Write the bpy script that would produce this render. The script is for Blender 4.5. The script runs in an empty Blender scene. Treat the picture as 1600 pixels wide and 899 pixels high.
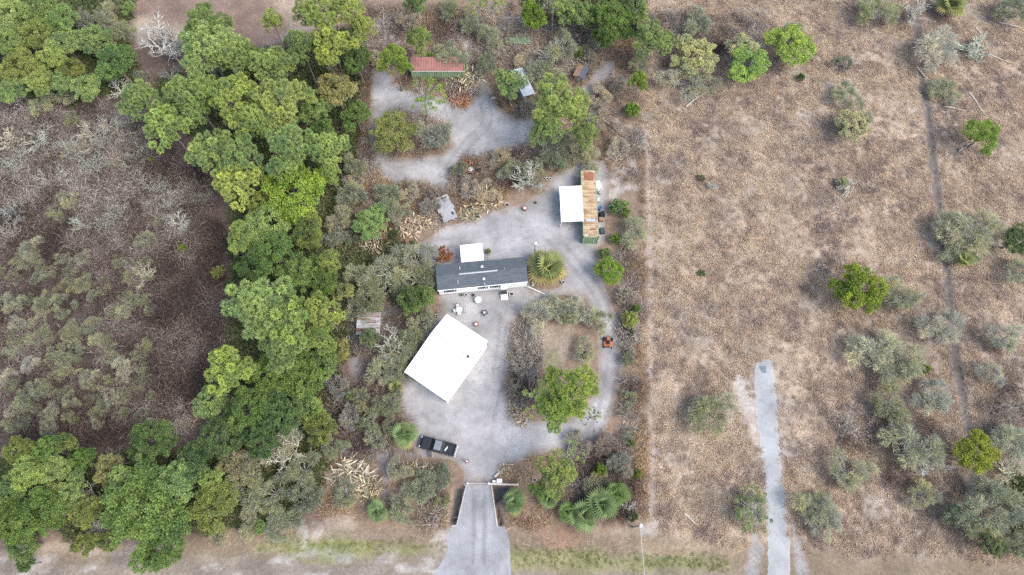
import bpy, math, random
import numpy as np
from mathutils import Vector, Matrix

# ------------------------------------------------------------------ camera, sky, sun, exposure
SC = bpy.context.scene
COL = SC.collection
FOC, TILT, ALT = 1081.0, math.radians(21.0), 106.0      # drone lens (px of a 1600 px frame), tilt from straight down, height
cam_data = bpy.data.cameras.new('camera')
cam_data.lens = 36.0 * FOC / 1600.0
cam_data.sensor_width = 36.0
cam_data.clip_start, cam_data.clip_end = 1.0, 3000.0
cam = bpy.data.objects.new('camera', cam_data)
COL.objects.link(cam)
cam.location = (0, 0, ALT)
cam.rotation_euler = (TILT, 0, 0)
SC.camera = cam

SUN_DIR = Vector((0.72, -0.34, 1.0)).normalized()
SUN_EL = math.asin(SUN_DIR.z)
SUN_AZ = math.atan2(SUN_DIR.x, SUN_DIR.y)
world = bpy.data.worlds.new('World')
SC.world = world
world.use_nodes = True
wn = world.node_tree
wn.nodes.clear()
w_sky = wn.nodes.new('ShaderNodeTexSky')
w_sky.sky_type = 'NISHITA'
w_sky.sun_disc = False
w_sky.sun_elevation = SUN_EL
w_sky.sun_rotation = SUN_AZ
w_sky.dust_density = 3.0
w_bg = wn.nodes.new('ShaderNodeBackground')
w_bg.inputs['Strength'].default_value = 0.15
w_out = wn.nodes.new('ShaderNodeOutputWorld')
wn.links.new(w_sky.outputs[0], w_bg.inputs['Color'])
wn.links.new(w_bg.outputs[0], w_out.inputs['Surface'])

sun_data = bpy.data.lights.new('sun', 'SUN')
sun_data.energy = 1.15
sun_data.angle = math.radians(32)
sun_data.color = (1.0, 0.95, 0.88)
sun = bpy.data.objects.new('sun', sun_data)
COL.objects.link(sun)
sun.location = (60, -40, 120)
sun.rotation_euler = SUN_DIR.to_track_quat('Z', 'Y').to_euler()

SC.view_settings.view_transform = 'Standard'
SC.view_settings.look = 'None'
SC.view_settings.gamma = 1.0
SC.view_settings.use_curve_mapping = False
SC.view_settings.exposure = 1.2
SC.render.engine = 'CYCLES'
SC.cycles.use_denoising = False
SC.cycles.filter_width = 1.45
SC.cycles.max_bounces = 5
SC.cycles.diffuse_bounces = 3
SC.cycles.transmission_bounces = 3

# ------------------------------------------------------------------ survey: plan position of a point seen at height z
def G(px, py, z=0.0):
    x = (px - 800.0) / FOC
    y = -(py - 449.5) / FOC
    dy = y * math.cos(TILT) + math.sin(TILT)
    dz = y * math.sin(TILT) - math.cos(TILT)
    s = (ALT - z) / -dz
    return (s * x, s * dy)

def MPP(px, py, z=0.0):                       # metres per survey unit there
    y = -(py - 449.5) / FOC
    return (ALT - z) / -(y * math.sin(TILT) - math.cos(TILT)) / FOC

def poly(pts, z=0.0):
    return np.array([G(a, b, z) for a, b in pts])

# ------------------------------------------------------------------ numpy noise and polygon helpers
def vnoise(x, y, seed=0):
    xi = np.floor(x).astype(np.int64); yi = np.floor(y).astype(np.int64)
    xf = x - xi; yf = y - yi
    def h(a, b):
        n = (a * 374761393 + b * 668265263 + seed * 362437) & 0x7fffffff
        n = ((n ^ (n >> 13)) * 1274126177) & 0x7fffffff
        n = ((n ^ (n >> 15)) * 2246822519) & 0x7fffffff
        return ((n ^ (n >> 16)) & 0xffff) / 65535.0
    u = xf * xf * (3 - 2 * xf); v = yf * yf * (3 - 2 * yf)
    return (h(xi, yi) * (1 - u) + h(xi + 1, yi) * u) * (1 - v) + (h(xi, yi + 1) * (1 - u) + h(xi + 1, yi + 1) * u) * v

def fbm(x, y, sc, seed=0, oct=4):
    x = np.asarray(x, float) / sc; y = np.asarray(y, float) / sc
    t = 0.0; a = 0.5; n = 0.0
    for o in range(oct):
        t = t + a * vnoise(x * 2 ** o + 17.3 * o, y * 2 ** o - 9.1 * o, seed + o); n += a; a *= 0.5
    return t / n

def sdf(P, x, y):                             # signed distance, positive inside
    x = np.asarray(x, float); y = np.asarray(y, float)
    d = np.full(x.shape, 1e9); ins = np.zeros(x.shape, bool)
    n = len(P)
    for i in range(n):
        ax, ay = P[i]; bx, by = P[(i + 1) % n]
        ex, ey = bx - ax, by - ay
        L = ex * ex + ey * ey + 1e-12
        t = np.clip(((x - ax) * ex + (y - ay) * ey) / L, 0, 1)
        d = np.minimum(d, np.hypot(x - ax - t * ex, y - ay - t * ey))
        c = ((ay > y) != (by > y)) & (x < ex * (y - ay) / (ey if abs(ey) > 1e-12 else 1e-12) + ax)
        ins ^= c
    return np.where(ins, d, -d)

def sstep(a, b, v):
    t = np.clip((v - a) / (b - a), 0, 1)
    return t * t * (3 - 2 * t)

# ------------------------------------------------------------------ materials
MATS = {}
def nm(name):
    m = bpy.data.materials.new(name)
    m.use_nodes = True
    m.node_tree.nodes.clear()
    MATS[name] = m
    nt = m.node_tree
    out = nt.nodes.new('ShaderNodeOutputMaterial')
    return m, nt, out

def surf(name, col, rough=0.8, var=0.25, scale=3.0, col2=None, metal=0.0, bump=0.0, detail=6, stretch=None, lo=0.35, hi=0.65, spec=0.3):
    """plain painted, metal or stone surface with uneven colour"""
    m, nt, out = nm(name)
    b = nt.nodes.new('ShaderNodeBsdfPrincipled')
    b.inputs['Roughness'].default_value = rough
    b.inputs['Metallic'].default_value = metal
    b.inputs['Specular IOR Level'].default_value = spec
    tc = nt.nodes.new('ShaderNodeTexCoord')
    src = tc.outputs['Object']
    if stretch:
        mp = nt.nodes.new('ShaderNodeMapping'); mp.inputs['Scale'].default_value = stretch
        nt.links.new(src, mp.inputs['Vector']); src = mp.outputs[0]
    n = nt.nodes.new('ShaderNodeTexNoise'); n.inputs['Scale'].default_value = scale
    n.inputs['Detail'].default_value = detail; n.inputs['Roughness'].default_value = 0.62
    nt.links.new(src, n.inputs['Vector'])
    r = nt.nodes.new('ShaderNodeValToRGB')
    r.color_ramp.elements[0].position = lo; r.color_ramp.elements[1].position = hi
    c2 = col2 if col2 else tuple(c * (1 - var) for c in col)
    r.color_ramp.elements[0].color = (*c2, 1); r.color_ramp.elements[1].color = (*col, 1)
    nt.links.new(n.outputs['Fac'], r.inputs['Fac'])
    nt.links.new(r.outputs['Color'], b.inputs['Base Color'])
    if bump:
        bp = nt.nodes.new('ShaderNodeBump'); bp.inputs['Strength'].default_value = bump; bp.inputs['Distance'].default_value = 0.05
        nt.links.new(n.outputs['Fac'], bp.inputs['Height']); nt.links.new(bp.outputs[0], b.inputs['Normal'])
    nt.links.new(b.outputs[0], out.inputs['Surface'])
    return m

def leafmat(name, pale=(0.3, 0.3, 0.24), pale_amt=0.0, trans=0.3, yellow=0.35):
    """foliage: the plant's own colour (object colour), varied per leaf and per clump"""
    m, nt, out = nm(name)
    oi = nt.nodes.new('ShaderNodeObjectInfo')
    at = nt.nodes.new('ShaderNodeAttribute'); at.attribute_name = 'var'
    at2 = nt.nodes.new('ShaderNodeAttribute'); at2.attribute_name = 'clump'
    mul = nt.nodes.new('ShaderNodeMix'); mul.data_type = 'RGBA'; mul.blend_type = 'MULTIPLY'; mul.inputs['Factor'].default_value = 1.0
    ramp = nt.nodes.new('ShaderNodeValToRGB')
    ramp.color_ramp.elements[0].position = 0.0; ramp.color_ramp.elements[0].color = (0.62, 0.68, 0.7, 1)
    ramp.color_ramp.elements[1].position = 1.0; ramp.color_ramp.elements[1].color = (1.0 + yellow, 1.0 + yellow * 0.8, 0.95, 1)
    nt.links.new(at2.outputs['Fac'], ramp.inputs['Fac'])
    nt.links.new(oi.outputs['Color'], mul.inputs['A']); nt.links.new(ramp.outputs['Color'], mul.inputs['B'])
    mul2 = nt.nodes.new('ShaderNodeMix'); mul2.data_type = 'RGBA'; mul2.blend_type = 'MULTIPLY'; mul2.inputs['Factor'].default_value = 1.0
    mr = nt.nodes.new('ShaderNodeMapRange'); mr.inputs['To Min'].default_value = 0.65; mr.inputs['To Max'].default_value = 1.35
    nt.links.new(at.outputs['Fac'], mr.inputs['Value'])
    nt.links.new(mul.outputs['Result'], mul2.inputs['A']); nt.links.new(mr.outputs[0], mul2.inputs['B'])
    src = mul2.outputs['Result']
    if pale_amt:
        lt = nt.nodes.new('ShaderNodeMath'); lt.operation = 'LESS_THAN'; lt.inputs[1].default_value = pale_amt
        nt.links.new(at.outputs['Fac'], lt.inputs[0])
        mx = nt.nodes.new('ShaderNodeMix'); mx.data_type = 'RGBA'
        nt.links.new(lt.outputs[0], mx.inputs['Factor']); nt.links.new(src, mx.inputs['A']); mx.inputs['B'].default_value = (*pale, 1)
        src = mx.outputs['Result']
    d = nt.nodes.new('ShaderNodeBsdfDiffuse'); t = nt.nodes.new('ShaderNodeBsdfTranslucent')
    nt.links.new(src, d.inputs['Color']); nt.links.new(src, t.inputs['Color'])
    ms = nt.nodes.new('ShaderNodeMixShader'); ms.inputs['Fac'].default_value = trans
    nt.links.new(d.outputs[0], ms.inputs[1]); nt.links.new(t.outputs[0], ms.inputs[2])
    nt.links.new(ms.outputs[0], out.inputs['Surface'])
    return m

def strawmat(name, cols, trans=0.35):
    """scattered ground cover: colour by the clump's own tint and a per-blade value"""
    m, nt, out = nm(name)
    ti = nt.nodes.new('ShaderNodeAttribute'); ti.attribute_type = 'INSTANCER'; ti.attribute_name = 'tint'
    at = nt.nodes.new('ShaderNodeAttribute'); at.attribute_name = 'var'
    ramp = nt.nodes.new('ShaderNodeValToRGB')
    els = ramp.color_ramp.elements
    while len(els) < len(cols): els.new(0.5)
    for i, c in enumerate(cols):
        els[i].position = i / (len(cols) - 1); els[i].color = (*c, 1)
    nt.links.new(ti.outputs['Fac'], ramp.inputs['Fac'])
    mr = nt.nodes.new('ShaderNodeMapRange'); mr.inputs['To Min'].default_value = 0.72; mr.inputs['To Max'].default_value = 1.3
    nt.links.new(at.outputs['Fac'], mr.inputs['Value'])
    mul = nt.nodes.new('ShaderNodeMix'); mul.data_type = 'RGBA'; mul.blend_type = 'MULTIPLY'; mul.inputs['Factor'].default_value = 1.0
    nt.links.new(ramp.outputs['Color'], mul.inputs['A']); nt.links.new(mr.outputs[0], mul.inputs['B'])
    d = nt.nodes.new('ShaderNodeBsdfDiffuse'); t = nt.nodes.new('ShaderNodeBsdfTranslucent')
    nt.links.new(mul.outputs['Result'], d.inputs['Color']); nt.links.new(mul.outputs['Result'], t.inputs['Color'])
    ms = nt.nodes.new('ShaderNodeMixShader'); ms.inputs['Fac'].default_value = trans
    nt.links.new(d.outputs[0], ms.inputs[1]); nt.links.new(t.outputs[0], ms.inputs[2])
    nt.links.new(ms.outputs[0], out.inputs['Surface'])
    return m

def earthmat(name, rough=0.95, streak=0.24, speck=0.3, bump=0.5):
    """soil, sand and litter: the sheet's own colour map, broken up at several scales"""
    m, nt, out = nm(name)
    b = nt.nodes.new('ShaderNodeBsdfPrincipled'); b.inputs['Roughness'].default_value = rough
    b.inputs['Specular IOR Level'].default_value = 0.15
    at = nt.nodes.new('ShaderNodeAttribute'); at.attribute_name = 'soil'
    geo = nt.nodes.new('ShaderNodeNewGeometry')
    def noise(scale, detail, dist=0.0, rough_=0.6):
        n = nt.nodes.new('ShaderNodeTexNoise'); n.inputs['Scale'].default_value = scale
        n.inputs['Detail'].default_value = detail; n.inputs['Distortion'].default_value = dist; n.inputs['Roughness'].default_value = rough_
        nt.links.new(geo.outputs['Position'], n.inputs['Vector']); return n
    n1 = noise(0.22, 5); n2 = noise(1.9, 6, 0.6, 0.72); n3 = noise(6.5, 4, 0.5, 0.75)
    src = at.outputs['Color']
    for n, amt, lo, hi in ((n1, 0.22, 0.35, 0.65), (n2, streak, 0.32, 0.68), (n3, speck, 0.3, 0.7)):
        mr = nt.nodes.new('ShaderNodeMapRange'); mr.inputs['From Min'].default_value = lo; mr.inputs['From Max'].default_value = hi
        mr.inputs['To Min'].default_value = 1 - amt; mr.inputs['To Max'].default_value = 1 + amt
        nt.links.new(n.outputs['Fac'], mr.inputs['Value'])
        mu = nt.nodes.new('ShaderNodeMix'); mu.data_type = 'RGBA'; mu.blend_type = 'MULTIPLY'; mu.inputs['Factor'].default_value = 1.0
        nt.links.new(src, mu.inputs['A']); nt.links.new(mr.outputs[0], mu.inputs['B']); src = mu.outputs['Result']
    nt.links.new(src, b.inputs['Base Color'])
    if bump:
        bp = nt.nodes.new('ShaderNodeBump'); bp.inputs['Strength'].default_value = bump; bp.inputs['Distance'].default_value = 0.12
        nt.links.new(n2.outputs['Fac'], bp.inputs['Height']); nt.links.new(bp.outputs[0], b.inputs['Normal'])
    nt.links.new(b.outputs[0], out.inputs['Surface'])
    return m

M_ground = earthmat('soil')
M_gravel = earthmat('gravel', streak=0.1, speck=0.16, bump=0.15)
M_rock = earthmat('limerock', streak=0.08, speck=0.08, bump=0.2)
M_bark = surf('bark', (0.26, 0.22, 0.19), 0.9, 0.5, 6)
M_palebark = surf('pale_bark', (0.42, 0.40, 0.37), 0.9, 0.35, 6)
M_pine = leafmat('pine_needles', trans=0.25, yellow=0.5)
M_oak = leafmat('broad_leaves', trans=0.3, yellow=0.45)
M_sage = leafmat('fine_leaves', pale=(0.46, 0.45, 0.39), pale_amt=0.34, trans=0.42, yellow=0.35)
M_twig = leafmat('dry_twigs', trans=0.0, yellow=0.2)
M_frond = leafmat('palm_frond', trans=0.25, yellow=0.4)
M_white = surf('white_metal', (0.86, 0.86, 0.85), 0.45, 0.05, 1.2)
M_whitewall = surf('white_siding', (0.83, 0.83, 0.81), 0.6, 0.06, 2)
M_shingle = surf('grey_shingle', (0.105, 0.125, 0.14), 0.9, 0.35, 1.6, stretch=(0.6, 3, 3))
M_ridge = surf('ridge_cap', (0.42, 0.45, 0.47), 0.7, 0.2, 3)
M_vent = surf('vent_white', (0.66, 0.66, 0.65), 0.5, 0.05, 3)
M_glass = surf('window_glass', (0.05, 0.055, 0.06), 0.12, 0.2, 2, spec=0.6)
M_dark = surf('dark_trim', (0.05, 0.05, 0.052), 0.6, 0.3, 4)
M_green = surf('green_sheet', (0.27, 0.37, 0.22), 0.6, 0.3, 1.2, stretch=(1, 1, 0.3))
M_tan = surf('rusty_tan_roof', (0.45, 0.34, 0.21), 0.85, 0.3, 0.8, col2=(0.24, 0.15, 0.09), lo=0.36, hi=0.58, stretch=(0.8, 1.8, 1))
M_rust = surf('rust', (0.30, 0.13, 0.08), 0.9, 0.4, 2.5)
M_red = surf('faded_red_roof', (0.36, 0.16, 0.155), 0.8, 0.2, 0.6, col2=(0.21, 0.115, 0.09))
M_bluegrey = surf('pale_blue_metal', (0.38, 0.43, 0.46), 0.5, 0.2, 1.2)
M_galv = surf('galvanised', (0.42, 0.43, 0.44), 0.55, 0.3, 0.9, col2=(0.17, 0.095, 0.07), lo=0.42, hi=0.58, stretch=(0.35, 2.6, 1))
M_brown = surf('brown_board', (0.34, 0.22, 0.15), 0.85, 0.3, 2)
M_navy = surf('navy_tarp', (0.07, 0.085, 0.11), 0.6, 0.3, 2, bump=0.3)
M_tarp = surf('green_tarp', (0.16, 0.27, 0.13), 0.7, 0.25, 1.5, bump=0.4)
M_deck = surf('weathered_board', (0.38, 0.38, 0.38), 0.9, 0.2, 2, col2=(0.27, 0.27, 0.28))
M_timber = surf('grey_timber', (0.40, 0.37, 0.33), 0.9, 0.3, 4)
M_concrete = surf('concrete', (0.45, 0.45, 0.44), 0.9, 0.25, 2)
M_truck = surf('black_paint', (0.022, 0.026, 0.028), 0.28, 0.15, 1, spec=0.6)
M_silver = surf('silver', (0.5, 0.52, 0.54), 0.4, 0.1, 3, metal=0.3)
M_cabroof = surf('cab_roof_sky_sheen', (0.20, 0.21, 0.23), 0.5, 0.2, 3)  # grey stands in for the sky reflected on the black cab roof
M_rubber = surf('rubber', (0.02, 0.02, 0.021), 0.85, 0.2, 5)
M_orange = surf('orange_paint', (0.40, 0.14, 0.06), 0.5, 0.2, 3)
M_shirt = surf('dark_red_cloth', (0.26, 0.035, 0.045), 0.9, 0.2, 8)
M_denim = surf('denim', (0.06, 0.07, 0.10), 0.9, 0.2, 8)
M_skin = surf('skin', (0.42, 0.25, 0.18), 0.6, 0.08, 8)
M_blue = surf('blue_plastic', (0.05, 0.16, 0.36), 0.5, 0.2, 3)
M_terra = surf('terracotta', (0.38, 0.15, 0.10), 0.8, 0.3, 4)
M_palewood = surf('bleached_wood', (0.58, 0.53, 0.46), 0.9, 0.25, 4)
M_plate = surf('pale_plastic', (0.50, 0.53, 0.51), 0.5, 0.08, 3)
M_ditch = surf('ditch_shadow', (0.05, 0.05, 0.05), 0.35, 0.3, 1.2, spec=0.5)  # dark colour standing in for the shadow in the ditches

# ------------------------------------------------------------------ object helpers
def tag(o, label=None, cat=None, group=None, kind=None):
    if label: o['label'] = label
    if cat: o['category'] = cat
    if group: o['group'] = group
    if kind: o['kind'] = kind
    return o

def empty(name, loc=(0, 0, 0), rz=0.0):
    o = bpy.data.objects.new(name, None)
    COL.objects.link(o)
    o.empty_display_size = 0.3
    o.location = loc
    o.rotation_euler = (0, 0, rz)
    return o

def link(name, mesh, parent=None, loc=(0, 0, 0), rz=0.0, scale=None, rot=None):
    o = bpy.data.objects.new(name, mesh)
    COL.objects.link(o)
    o.parent = parent
    o.location = loc
    o.rotation_euler = rot if rot else (0, 0, rz)
    if scale: o.scale = scale
    return o

def np_mesh(name, V, Fq, mat, attrs=None, smooth=False):
    """V (n,3); Fq (m,k) faces of one size"""
    me = bpy.data.meshes.new(name)
    V = np.asarray(V, np.float32); Fq = np.asarray(Fq, np.int32)
    k = Fq.shape[1]
    me.vertices.add(len(V)); me.vertices.foreach_set('co', V.ravel())
    me.loops.add(Fq.size); me.loops.foreach_set('vertex_index', Fq.ravel())
    me.polygons.add(len(Fq)); me.polygons.foreach_set('loop_start', np.arange(0, Fq.size, k, dtype=np.int32))
    me.polygons.foreach_set('loop_total', np.full(len(Fq), k, np.int32))
    if smooth: me.polygons.foreach_set('use_smooth', np.ones(len(Fq), bool))
    for an, av in (attrs or {}).items():
        av = np.asarray(av, np.float32)
        if av.ndim == 1:
            a = me.attributes.new(an, 'FLOAT', 'POINT'); a.data.foreach_set('value', av)
        else:
            a = me.attributes.new(an, 'FLOAT_COLOR', 'POINT'); a.data.foreach_set('color', av.ravel())
    me.materials.append(mat)
    me.update(calc_edges=True)
    return me

class MB:
    def __init__(s): s.v = []; s.f = []
    def add(s, vs, fs):
        k = len(s.v); s.v += [tuple(v) for v in vs]; s.f += [tuple(i + k for i in f) for f in fs]; return s
    def box(s, c, d, rz=0.0, top=1.0, rx=0.0):
        hx, hy, hz = d[0] / 2, d[1] / 2, d[2] / 2
        vs = []
        for z, t in ((-hz, 1.0), (hz, top)):
            for x, y in ((-hx, -hy), (hx, -hy), (hx, hy), (-hx, hy)): vs.append(Vector((x * t, y * t, z)))
        Mx = Matrix.Translation(c) @ Matrix.Rotation(rz, 4, 'Z') @ Matrix.Rotation(rx, 4, 'X')
        return s.add([Mx @ v for v in vs], [(3, 2, 1, 0), (4, 5, 6, 7), (0, 1, 5, 4), (1, 2, 6, 5), (2, 3, 7, 6), (3, 0, 4, 7)])
    def tube(s, pts, rad, n=8, cap=True):
        pts = [Vector(p) for p in pts]
        if not hasattr(rad, '__len__'): rad = [rad] * len(pts)
        k = len(s.v); m = len(pts)
        for i, p in enumerate(pts):
            d = (pts[min(i + 1, m - 1)] - pts[max(i - 1, 0)])
            d = d.normalized() if d.length > 1e-9 else Vector((0, 0, 1))
            a = Vector((1, 0, 0)) if abs(d.x) < 0.8 else Vector((0, 1, 0))
            u = d.cross(a).normalized(); w = d.cross(u)
            for j in range(n):
                t = 2 * math.pi * j / n
                s.v.append(tuple(p + (u * math.cos(t) + w * math.sin(t)) * rad[i]))
        for i in range(m - 1):
            for j in range(n):
                a0 = k + i * n + j; a1 = k + i * n + (j + 1) % n
                s.f.append((a0, a1, a1 + n, a0 + n))
        if cap:
            s.f.append(tuple(k + j for j in range(n))[::-1]); s.f.append(tuple(k + (m - 1) * n + j for j in range(n)))
        return s
    def cyl(s, c, r, h, n=16, r2=None):
        return s.tube([(c[0], c[1], c[2]), (c[0], c[1], c[2] + h)], [r, r if r2 is None else r2], n)
    def lathe(s, prof, c=(0, 0, 0), n=20):
        k = len(s.v); m = len(prof)
        for r, z in prof:
            for j in range(n):
                t = 2 * math.pi * j / n; s.v.append((c[0] + r * math.cos(t), c[1] + r * math.sin(t), c[2] + z))
        for i in range(m - 1):
            for j in range(n):
                a0 = k + i * n + j; a1 = k + i * n + (j + 1) % n; s.f.append((a0, a1, a1 + n, a0 + n))
        s.f.append(tuple(k + (m - 1) * n + j for j in range(n))); s.f.append(tuple(k + j for j in range(n))[::-1])
        return s
    def prism(s, prof, y0, y1, t0=None):
        """closed outline (x,z) pulled along y"""
        n = len(prof)
        vs = [(x, y0, z) for x, z in prof] + [(x, y1, z) for x, z in (t0 or prof)]
        fs = [tuple(range(n)), tuple(range(2 * n - 1, n - 1, -1))]
        fs += [(i, i + n, (i + 1) % n + n, (i + 1) % n) for i in range(n)]
        return s.add(vs, fs)
    def sheet(s, xs, ys, zf, th=0.03):
        """a closed thin sheet over a grid, z = zf(x, y)"""
        k = len(s.v); nx, ny = len(xs), len(ys)
        for dz in (0.0, -th):
            for y in ys:
                for x in xs: s.v.append((x, y, zf(x, y) + dz))
        o = nx * ny
        for j in range(ny - 1):
            for i in range(nx - 1):
                a = k + j * nx + i
                s.f.append((a, a + 1, a + nx + 1, a + nx)); s.f.append((a + o, a + o + nx, a + o + nx + 1, a + o + 1))
        for i in range(nx - 1):
            a = k + i; s.f.append((a, a + o, a + o + 1, a + 1))
            a = k + (ny - 1) * nx + i; s.f.append((a, a + 1, a + o + 1, a + o))
        for j in range(ny - 1):
            a = k + j * nx; s.f.append((a, a + nx, a + o + nx, a + o))
            a = k + j * nx + nx - 1; s.f.append((a, a + o, a + o + nx, a + nx))
        return s
    def build(s, name, mat, parent=None, loc=(0, 0, 0), rz=0.0, smooth=False, bevel=0.0, rot=None):
        me = bpy.data.meshes.new(name)
        me.from_pydata(s.v, [], s.f)
        me.materials.append(mat)
        if smooth: me.polygons.foreach_set('use_smooth', np.ones(len(me.polygons), bool))
        me.update()
        o = link(name, me, parent, loc, rz, rot=rot)
        if bevel:
            b = o.modifiers.new('bevel', 'BEVEL'); b.width = bevel; b.segments = 2; b.limit_method = 'ANGLE'
        return o
# ------------------------------------------------------------------ the ground and the sheets on it
def P(*pts): return poly(pts)
DW_L = [G(728, 757), G(713, 822)]           # edges of the culvert crossing
DW_R = [G(768, 757), G(777, 822)]
ditch_polys = [P((711, 764), (725, 758), (713, 819), (702, 818)), P((769.5, 760), (796, 762), (790, 774), (777, 786), (781, 800), (786, 821), (778.5, 821))]
trail_pts = [G(*p) for p in ((1432, 30), (1436, 90), (1447, 160), (1455, 220), (1462, 290), (1470, 360), (1478, 420), (1487, 500), (1493, 560), (1502, 610), (1510, 660), (1517, 710), (1522, 760), (1524, 800))]
path_pts = [G(*p) for p in ((1008, 180), (1012, 260), (1014, 350), (1016, 450), (1017, 550), (1018, 650), (1020, 740), (1021, 830))]

def dist_line(pts, x, y):
    d = np.full(np.shape(x), 1e9)
    for (ax, ay), (bx, by) in zip(pts[:-1], pts[1:]):
        ex, ey = bx - ax, by - ay
        t = np.clip(((x - ax) * ex + (y - ay) * ey) / (ex * ex + ey * ey), 0, 1)
        d = np.minimum(d, np.hypot(x - ax - t * ex, y - ay - t * ey))
    return d

def hgt(x, y):
    x = np.asarray(x, float); y = np.asarray(y, float)
    z = np.zeros(x.shape)
    for D in ditch_polys:
        z = z - 1.0 * sstep(-0.15, 0.35, sdf(D, x, y))
    z = z - 0.16 * sstep(0.9, 0.2, dist_line(trail_pts, x, y))
    return z

gx = np.concatenate([[-900, -500, -300, -200, -150, -125], np.arange(-112, 112.01, 0.4), [125, 150, 200, 300, 500, 900]])
gy = np.concatenate([[-900, -400, -150, -60, -25], np.arange(-10, 112.01, 0.4), [122, 140, 180, 260, 500, 900]])
X, Y = np.meshgrid(gx, gy)
A = np.zeros(X.shape + (3,))
def blend(mask, col):
    global A
    A = A * (1 - mask[..., None]) + np.array(col) * mask[..., None]
def zone(pts, col, soft=2.0, wob=3.0, seed=1, amt=1.0, wsc=5.0):
    S = sdf(poly(pts), X, Y) + (fbm(X, Y, wsc, seed) - 0.5) * wob * 2
    blend(amt * sstep(-soft / 2, soft / 2, S), col)

A[:] = (0.33, 0.263, 0.20)
n1 = fbm(X, Y, 16, 3); n2 = fbm(X, Y, 5, 8)
blend(sstep(0.45, 0.62, n1) * 0.8, (0.255, 0.213, 0.17))
blend(sstep(0.52, 0.7, n2) * 0.6, (0.385, 0.31, 0.23))
blend(sstep(0.58, 0.72, fbm(X, Y, 7, 21)) * 0.7, (0.29, 0.262, 0.23))
# property west of the fence path: leaf litter
zone([(560, -10), (1005, -10), (1010, 180), (1018, 835), (560, 840), (545, 400)], (0.215, 0.16, 0.118), 2, 2, 31)
# brown open ground at the top
zone([(200, -40), (420, -40), (440, 60), (400, 90), (350, 60), (200, 20)], (0.20, 0.145, 0.115), 3, 3, 41)
# forest floor and thicket
zone([(-200, -40), (200, -40), (215, 60), (480, 60), (580, 20), (575, 260), (560, 420), (540, 760), (500, 830), (300, 850), (-200, 850)], (0.13, 0.095, 0.078), 3, 4, 51)
zone([(-200, 160), (220, 170), (320, 260), (350, 400), (350, 560), (300, 690), (-200, 700)], (0.085, 0.069, 0.06), 4, 5, 61)
zone([(-50, 175), (220, 190), (320, 270), (330, 320), (160, 310), (-50, 320)], (0.19, 0.155, 0.14), 4, 6, 62, 0.7)
# verge and dirt road along the bottom
zone([(-400, 872), (200, 872), (330, 822), (680, 826), (700, 832), (800, 830), (1000, 828), (1170, 850), (1700, 875), (2500, 880), (2500, 1400), (-400, 1400)], (0.20, 0.158, 0.112), 2.5, 2.0, 71)
zone([(-800, 880), (330, 868), (690, 868), (690, 1000), (-800, 1000)], (0.215, 0.185, 0.152), 2.5, 2.0, 72)
zone([(790, 893), (1160, 893), (1160, 1000), (790, 1000)], (0.21, 0.18, 0.145), 2.0, 1.5, 73)
zone([(400, 848), (560, 842), (700, 852), (698, 874), (520, 872), (400, 864)], (0.19, 0.205, 0.085), 2.4, 2.0, 74, 0.85)
zone([(797, 860), (850, 856), (980, 864), (1140, 872), (1140, 890), (900, 890), (797, 890)], (0.20, 0.205, 0.10), 2.4, 1.4, 75, 0.85)
zone([(1000, 845), (1170, 845), (1170, 868), (1000, 862)], (0.33, 0.26, 0.17), 1.8, 1.4, 76, 0.6)
# white sand
for i, p in enumerate(([(945, 300), (955, 278), (975, 268), (988, 285), (980, 305), (960, 312), (948, 310)],
                       [(610, 42), (640, 32), (662, 40), (650, 60), (620, 68), (600, 78), (592, 55)], [(592, 30), (605, 30), (606, 48), (594, 50)],
                       [(905, 40), (930, 38), (935, 52), (905, 52)], [(975, 255), (990, 245), (988, 262)], [(725, 62), (740, 60), (742, 90), (730, 85)],
                       [(962, 190), (980, 186), (980, 196)], [(1135, 590), (1165, 590), (1180, 640), (1188, 700), (1176, 700), (1160, 650)],
                       
                       [(478, 838), (500, 832), (505, 850), (485, 850)], [(690, 838), (710, 830), (700, 850)], [(1010, 815), (1025, 815), (1025, 840), (1005, 838)])):
    zone(p, (0.42, 0.40, 0.375), 2.4, 3.2, 90 + i, 0.62, 1.6)
for i, p in enumerate(([(1173, 822), (1186, 820), (1188, 860), (1184, 899), (1176, 960), (1150, 960), (1170, 880)], [(1234, 805), (1248, 835), (1262, 899), (1268, 950), (1250, 950), (1244, 880)])):
    zone(p, (0.29, 0.285, 0.28), 1.0, 0.8, 120 + i, 0.85, 2.0)
# white streaks on the dirt road
blend(sstep(0.52, 0.70, fbm(X, Y * 3, 3, 130)) * sstep(2.0, -1.0, Y - G(300, 872)[1]) * sstep(-8, -9, X) * 0.7, (0.38, 0.36, 0.34))
# bare clearing with a faint green film inside the loop
zone([(850, 510), (870, 495), (890, 510), (892, 560), (880, 585), (850, 580)], (0.30, 0.245, 0.19), 1.6, 1.5, 140)
zone([(848, 555), (870, 550), (880, 580), (850, 582)], (0.24, 0.24, 0.13), 1.6, 1.5, 141, 0.7)
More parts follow.
